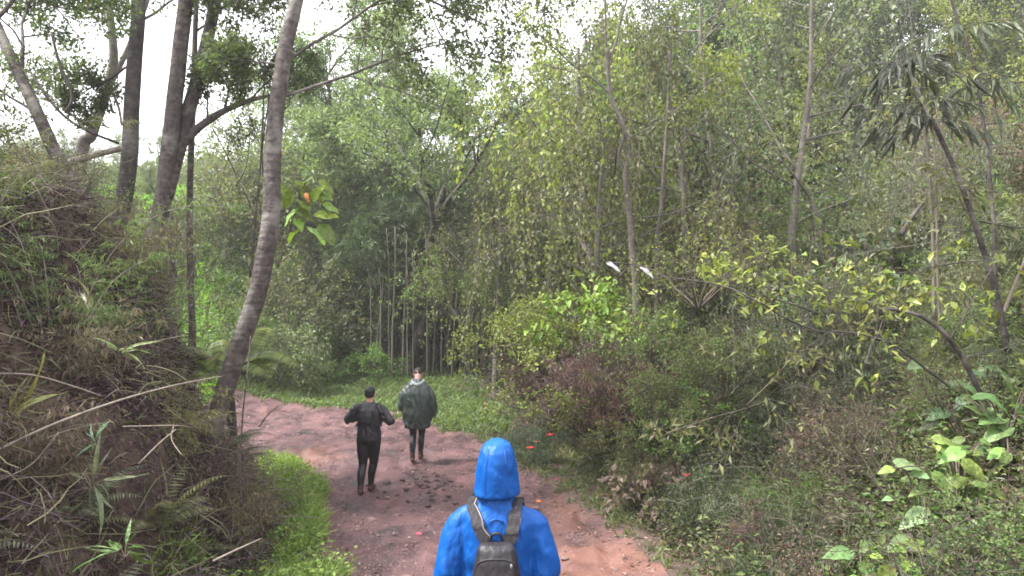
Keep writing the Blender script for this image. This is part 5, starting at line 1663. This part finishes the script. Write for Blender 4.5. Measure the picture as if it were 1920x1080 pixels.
# ---- 1: hiker in the blue hooded rain jacket, nearest the camera
bx, by = (932 - 960) / FPX * 3.45, 3.45
root = empty('person', (bx, by, hz(bx, by) + .0))
ZB = (CAMZ - (826 - 540) / FPX * 3.45) - root.location.z      # height of the hood top
k_ = ZB / 1.70
root.scale = (k_, k_, k_)
tag(root, 'hiker seen from behind in a bright blue jacket with the hood up, wearing a backpack', 'person')
bb = MB()
loft(bb, [(.82, 0, 0, .14, .10), (.92, 0, 0, .165, .115), (1.03, 0, 0, .14, .10), (1.2, 0, 0, .155, .105), (1.29, 0, 0, .15, .09), (1.36, 0, 0, .07, .06)])
limb(bb, [(0, 0, 1.32), (0, .005, 1.45), (0, .01, 1.52)], [.06, .056, .055])
T = head(bb, (0, .025, 1.565))
LEG = {}
for sx, fy in ((-1, .16), (1, -.14)):
    hip = (sx * .09, 0, .88); kn = (sx * .10, fy * .65 + .05, .48); an = (sx * .10, fy, .10)
    limb(bb, [hip, kn, an], [.085, .057, .04]); LEG[sx] = (hip, kn, an)
    sh = (sx * .165, 0, 1.30); elb = (sx * .255, -.03, 1.07); wr = (sx * .20, .19, .98)
    limb(bb, [sh, elb, wr], [.036, .036, .026])
    hand(bb, wr, (-sx * .35, .8, .1), (-sx * .8, .2, -.4), sx, .7)
    limb(bb, [an, (sx * .10, fy + .04, .05), (sx * .10, fy + .16, .04)], [.04, .04, .03])
link('body', fuse(bb, 'body', SKIN, .0065, 2), root)
eyes(T, root)
hm_ = MB(); ball(hm_, T((0, -.02, .035)), (.083, .095, .09), 20, 12)
link('hair', fuse(hm_, 'hair', M_HAIR, .008, 2, .004, 4), root)
jm = MB()
loft(jm, [(.74, 0, 0, .205, .15), (.86, 0, 0, .205, .15), (1.02, 0, 0, .195, .14), (1.16, 0, 0, .20, .14), (1.27, 0, 0, .20, .13), (1.33, 0, 0, .165, .115), (1.365, 0, .0, .115, .10), (1.42, 0, .005, .08, .085), (1.47, 0, .005, .078, .08)])
for sx in (-1, 1):
    limb(jm, [(sx * .12, 0, 1.315), (sx * .18, 0, 1.275), (sx * .215, -.015, 1.19), (sx * .245, -.035, 1.04), (sx * .225, .10, .985), (sx * .205, .185, .975)], [.06, .070, .072, .072, .064, .052])
jme = fuse(jm, 'jacket', M_BLUE, .007, 5, .020, 1.1, 3, .75)
jo = link('jacket', jme, root)
hd = MB()
loft(hd, [(1.425, 0, -.012, .098, .092), (1.437, 0, -.015, .116, .105), (1.47, 0, -.012, .114, .108), (1.53, 0, -.010, .110, .110), (1.60, 0, -.008, .098, .108), (1.65, 0, -.005, .086, .098), (1.685, 0, -.002, .068, .075), (1.702, 0, 0, .035, .04)], 32)
limb(hd, [(-.085, .075, 1.46), (-.086, .09, 1.55), (-.05, .095, 1.645), (0, .097, 1.675), (.05, .095, 1.645), (.086, .09, 1.55), (.085, .075, 1.46)], [.02] * 7)
hme = fuse(hd, 'hood', M_BLUE, .006, 4, .012, 1.0, 14, .8)
ho = link('hood', hme, jo)
# seams and the hanging loop below the hood
sm_ = MB()
for pts in ([(-.05, -.1, 1.685), (-.058, -.12, 1.62), (-.062, -.12, 1.54), (-.066, -.12, 1.45)], [(.05, -.1, 1.685), (.058, -.12, 1.62), (.062, -.12, 1.54), (.066, -.12, 1.45)]):
    band(sm_, snap(hme, cat(pts, 3), .0015), .006, .002, (1, 0, 0))
sm_.build('seam', M_BLUE2, ho)
sm_ = MB()
tube(sm_, snap(jme, [(-.032, -.12, 1.318), (-.026, -.12, 1.332), (0, -.12, 1.340), (.026, -.12, 1.332), (.032, -.12, 1.318)], .004), .004, 6)
sm_.build('hanging_loop', M_BLUE2, jo)
tr = MB()
for sx in (-1, 1):
    h, k, a = LEG[sx]
    limb(tr, [(h[0], h[1], .9), k, (a[0], a[1], .16)], [.105, .075, .062])
loft(tr, [(.78, 0, 0, .16, .12), (.88, 0, 0, .175, .13), (1.0, 0, 0, .16, .12)])
link('trousers', fuse(tr, 'trousers', M_TROU, .012, 3, .012, 1.2, 8), root)
for sx in (-1, 1): boot('boot', LEG[sx][2], sx * .1, M_BOOT, root)
# backpack: carried thing of its own
bp = empty('backpack', root.location); bp.scale = root.scale
tag(bp, 'black daypack with grey piping worn by the hiker in the blue jacket', 'backpack')
pk = MB()
loft(pk, [(.80, 0, -.185, .10, .05), (.83, 0, -.195, .122, .070), (.95, 0, -.20, .128, .078), (1.08, 0, -.20, .118, .076), (1.17, 0, -.195, .103, .066), (1.225, 0, -.185, .090, .05), (1.245, 0, -.175, .075, .032)], 32, .35)
pme = fuse(pk, 'pack_body', M_PACK, .008, 2, .006, 1.5, 5)
po = link('pack_body', pme, bp)
fp = MB()
loft(fp, [(.82, 0, -.272, .085, .03), (.90, 0, -.278, .098, .036), (1.02, 0, -.276, .096, .034), (1.085, 0, -.268, .080, .028), (1.11, 0, -.262, .05, .016)], 28, .3)
fo = link('front_pocket', fuse(fp, 'front_pocket', M_STRAP, .007, 2, .004, 2, 6), bp)
pp = MB()
arch = [(-.098, -.285, .92), (-.099, -.290, 1.00), (-.090, -.288, 1.06), (-.055, -.280, 1.105), (0, -.276, 1.118), (.055, -.280, 1.105), (.090, -.288, 1.06), (.099, -.290, 1.0), (.098, -.285, .92)]
tube(pp, cat(arch, 5), .0055, 6); pp.build('piping', M_PIPE, fo)
pp = MB()
arch = [(-.112, -.235, 1.10), (-.10, -.24, 1.155), (-.06, -.245, 1.185), (0, -.248, 1.192), (.06, -.245, 1.185), (.10, -.24, 1.155), (.112, -.235, 1.10)]
tube(pp, snap(pme, cat(arch, 5), .001), .004, 6); pp.build('zip', M_STRAP, po)
pp = MB(); ball(pp, (.073, -.262, 1.165), (.006, .006, .012)); pp.build('zip_pull', M_PIPE, po)
pp = MB(); tube(pp, cat([(-.03, -.15, 1.24), (-.022, -.16, 1.275), (0, -.162, 1.285), (.022, -.16, 1.275), (.03, -.15, 1.24)], 4), .007, 7); pp.build('grab_handle', M_PACK, bp)
for sx in (-1, 1):
    raw = cat([(sx * .060, -.20, 1.215), (sx * .080, -.20, 1.27), (sx * .105, -.17, 1.33), (sx * .128, -.08, 1.40), (sx * .132, .0, 1.42), (sx * .13, .10, 1.37), (sx * .125, .17, 1.25), (sx * .13, .17, 1.05), (sx * .17, .1, .92)], 3)
    q = snap(jme, raw, .010)
    mb = MB(); band(mb, q[::2], [.062, .062, .05, .05, .03], .012, (1, 0, .15 * sx)); so = mb.build('strap', M_STRAP, bp)
    mb = MB(); e = q.copy(); e[:, 0] += (.027 if sx < 0 else .027) * 1; e = snap(jme, e[:14], .018)
    tube(mb, e, .0035, 5); mb.build('piping', M_PIPE, so)

# ---- 2: walker in black with arms bent
Y2 = 10.8
x2 = (690 - 960) / FPX * Y2
root = empty('person', (x2, Y2, hz(x2, Y2)), R(-4))
tag(root, 'walker in dark top and black leggings, elbows bent, left of the two ahead', 'person')
root.scale = (.99, .99, .985); root.rotation_euler = (R(2), R(1.5), R(-4))
bb = MB()
loft(bb, [(.80, 0, 0, .13, .11), (.90, 0, 0, .168, .13), (1.03, 0, 0, .14, .11), (1.2, 0, .0, .155, .115), (1.32, 0, 0, .15, .09), (1.40, 0, 0, .07, .06)])
limb(bb, [(0, 0, 1.38), (0, .01, 1.47), (0, .02, 1.53)], [.062, .056, .056])
T = head(bb, (0, .035, 1.575), .12)
PL = {-1: ((-.085, 0, .87), (-.085, -.02, .47), (-.075, -.16, .115)), 1: ((.085, 0, .87), (.055, .10, .47), (.01, .12, .10))}
for sx in (-1, 1):
    h, k, a = PL[sx]
    limb(bb, [h, ((h[0] + k[0]) / 2, (h[1] + k[1]) / 2, .68), k, ((a[0] + k[0]) / 2, (a[1] + k[1]) / 2 - .02, .33), a], [.10, .082, .056, .056, .036])
    sh = (sx * .165, 0, 1.34); elb = (sx * .325, -.02, 1.16); wr = (sx * .15, .20, 1.19)
    limb(bb, [sh, elb, wr], [.036, .034, .026])
    hand(bb, wr, (-sx * .6, .35, .35), (-sx * .4, -.8, 0), sx, .9)
    limb(bb, [a, (a[0], a[1] + .04, a[2] - .05), (a[0], a[1] + .14, a[2] - .06)], [.036, .035, .028])
link('body', fuse(bb, 'body', SKIN, .007, 2), root)
eyes(T, root)
hm_ = MB(); ball(hm_, T((0, -.02, .045)), (.084, .097, .083), 20, 12); ball(hm_, T((0, -.05, .0)), (.078, .06, .06), 16, 10); ball(hm_, T((0, .075, .06)), (.06, .05, .010), 16, 8)
link('cap', fuse(hm_, 'cap', M_BLACK, .007, 2, .003, 3), root)
jm = MB()
loft(jm, [(.86, 0, 0, .172, .14), (.93, 0, 0, .188, .15), (1.04, 0, 0, .182, .135), (1.2, 0, 0, .182, .135), (1.34, 0, 0, .19, .12), (1.41, 0, 0, .12, .095), (1.47, 0, .01, .072, .072)])
for sx in (-1, 1):
    limb(jm, [(sx * .12, 0, 1.37), (sx * .19, 0, 1.355), (sx * .28, -.01, 1.24), (sx * .342, -.02, 1.165), (sx * .25, .1, 1.175), (sx * .165, .19, 1.185)], [.055, .072, .066, .064, .058, .046])
jme = fuse(jm, 'top', M_JERS, .009, 3, .022, 1.6, 21); link('top', jme, root)
tr = MB()
loft(tr, [(.80, 0, 0, .15, .12), (.88, 0, -.01, .182, .15), (.96, 0, 0, .175, .14)])
for sx in (-1, 1):
    h, k, a = PL[sx]
    limb(tr, [(h[0], h[1], .88), ((h[0] + k[0]) / 2, (h[1] + k[1]) / 2, .68), k, ((a[0] + k[0]) / 2, (a[1] + k[1]) / 2 - .025, .33), (a[0], a[1], a[2] + .03)], [.112, .098, .066, .066, .045])
link('leggings', fuse(tr, 'leggings', M_BLACK, .009, 3, .004, 1.2, 9), root)
boot('shoe', PL[-1][2], -.1, M_BOOT, root, .25); boot('shoe', PL[1][2], .1, M_BOOT, root)
bp = empty('backpack', root.location, R(-4)); bp.scale = root.scale; bp.rotation_euler = root.rotation_euler
tag(bp, 'small flat black backpack worn high by the walker in dark grey top', 'backpack')
pk = MB(); loft(pk, [(1.14, 0, -.155, .06, .03), (1.17, 0, -.165, .095, .045), (1.27, 0, -.165, .105, .05), (1.36, 0, -.15, .095, .04), (1.395, 0, -.135, .06, .022)], 28, .3)
pme = fuse(pk, 'pack_body', M_PACK, .008, 2, .004, 2, 3); po = link('pack_body', pme, bp)
pp = MB(); tube(pp, snap(pme, cat([(-.085, -.2, 1.30), (-.07, -.21, 1.235), (0, -.22, 1.205), (.07, -.21, 1.235), (.085, -.2, 1.30)], 4), .002), .005, 6); pp.build('piping', M_STRAP, po)
for sx in (-1, 1):
    q = snap(jme, cat([(sx * .065, -.15, 1.36), (sx * .10, -.1, 1.43), (sx * .115, 0, 1.45), (sx * .12, .1, 1.37), (sx * .13, .14, 1.25), (sx * .17, .06, 1.1), (sx * .15, -.12, 1.10)], 3), .008)
    mb = MB(); band(mb, q, .045, .009, (1, 0, 0)); mb.build('strap', M_STRAP, bp)

# ---- 3: walker in the dark green poncho
Y3 = 12.7
x3 = (783 - 960) / FPX * Y3
root = empty('person', (x3, Y3, hz(x3, Y3)), R(3))
tag(root, 'walker in a wide dark green rain poncho and black leggings, head bowed', 'person')
bb = MB()
loft(bb, [(.80, 0, 0, .12, .10), (.90, 0, 0, .16, .12), (1.03, 0, 0, .135, .10), (1.2, 0, .0, .155, .11), (1.32, 0, .02, .15, .09), (1.41, 0, .04, .07, .06)])
limb(bb, [(0, .03, 1.41), (0, .055, 1.50), (0, .085, 1.56)], [.066, .060, .060])
T = head(bb, (0, .13, 1.575), .6)
PL = {-1: ((-.085, 0, .87), (-.085, .03, .47), (-.085, -.10, .10)), 1: ((.085, 0, .87), (.065, .14, .48), (.045, .10, .10))}
for sx in (-1, 1):
    h, k, a = PL[sx]
    limb(bb, [h, ((h[0] + k[0]) / 2, (h[1] + k[1]) / 2, .68), k, ((a[0] + k[0]) / 2, (a[1] + k[1]) / 2 - .02, .33), a], [.09, .074, .050, .050, .034])
    sh = (sx * .165, .02, 1.31); elb = (sx * .26, -.01, 1.10); wr = (sx * .18, .20, 1.02)
    limb(bb, [sh, elb, wr], [.036, .034, .026]); hand(bb, wr, (-sx * .5, .6, .1), (-sx * .6, -.5, -.3), sx, .8)
    limb(bb, [a, (a[0], a[1] + .04, a[2] - .05), (a[0], a[1] + .14, a[2] - .06)], [.034, .035, .028])
link('body', fuse(bb, 'body', PALE_SKIN, .007, 2), root)
eyes(T, root)
hm_ = MB(); ball(hm_, T((0, -.015, .045)), (.083, .095, .078), 20, 12); ball(hm_, T((0, -.045, .01)), (.077, .058, .05), 16, 10)
link('hair', fuse(hm_, 'hair', M_HAIR, .007, 2, .006, 5), root)
pm = MB()
loft(pm, [(.62, -.01, .0, .19, .17), (.63, -.01, 0, .235, .20), (.78, -.01, 0, .262, .215), (.95, 0, 0, .28, .215), (1.12, 0, 0, .29, .20), (1.25, .0, 0, .28, .18), (1.36, .0, .01, .235, .15), (1.43, .0, .02, .165, .125), (1.475, 0, .03, .10, .095), (1.50, 0, .045, .075, .078)], 36)
for sx in (-1, 1): limb(pm, [(sx * .18, 0, 1.33), (sx * .25, -.02, 1.18), (sx * .27, -.01, 1.0), (sx * .27, .03, .84 if sx > 0 else .98)], [.07, .085, .085, .065])
link('poncho', fuse(pm, 'poncho', M_PONCHO, .011, 3, .034, 1.25, 33, .22), root)
hd = MB()
limb(hd, [(-.095, .06, 1.475), (-.10, -.01, 1.46), (-.06, -.085, 1.43), (0, -.115, 1.405), (.06, -.085, 1.43), (.10, -.01, 1.46), (.095, .06, 1.475)], [.022, .026, .032, .036, .032, .026, .022])
link('hood', fuse(hd, 'hood', M_LINER, .008, 2, .010, 2, 4), root)
tr = MB()
loft(tr, [(.80, 0, 0, .14, .11), (.88, 0, -.01, .165, .13), (.96, 0, 0, .16, .12)])
for sx in (-1, 1):
    h, k, a = PL[sx]
    limb(tr, [(h[0], h[1], .88), ((h[0] + k[0]) / 2, (h[1] + k[1]) / 2, .68), k, ((a[0] + k[0]) / 2, (a[1] + k[1]) / 2 - .025, .33), (a[0], a[1], a[2] + .03)], [.10, .084, .060, .060, .043])
link('leggings', fuse(tr, 'leggings', M_BLACK, .009, 3, .004, 1.2, 9), root)
boot('shoe', PL[-1][2], -.1, M_BOOT, root); boot('shoe', PL[1][2], .1, M_BOOT, root)

# ------------------------------------------------------------------ damp air
mb = MB()
X0, X1, Y0, Y1, Z0, Z1 = -100, 100, -20, 150, -3, 32
V = [[x, y, z] for z in (Z0, Z1) for y in (Y0, Y1) for x in (X0, X1)]
mb.add(V, np.array([[0, 2, 3, 1], [4, 5, 7, 6], [0, 1, 5, 4], [2, 6, 7, 3], [0, 4, 6, 2], [1, 3, 7, 5]]))
mh = bpy.data.materials.new('damp_air'); mh.use_nodes = True; mh.node_tree.nodes.clear()
vo = mh.node_tree.nodes.new('ShaderNodeVolumePrincipled'); vo.inputs['Color'].default_value = (.93, .95, .97, 1)
vo.inputs['Density'].default_value = 0.0013; vo.inputs['Anisotropy'].default_value = 0.2
ou = mh.node_tree.nodes.new('ShaderNodeOutputMaterial'); mh.node_tree.links.new(vo.outputs[0], ou.inputs['Volume'])
o = mb.build('haze', mh); stuff(o, 'thin damp air filling the valley', 'haze')
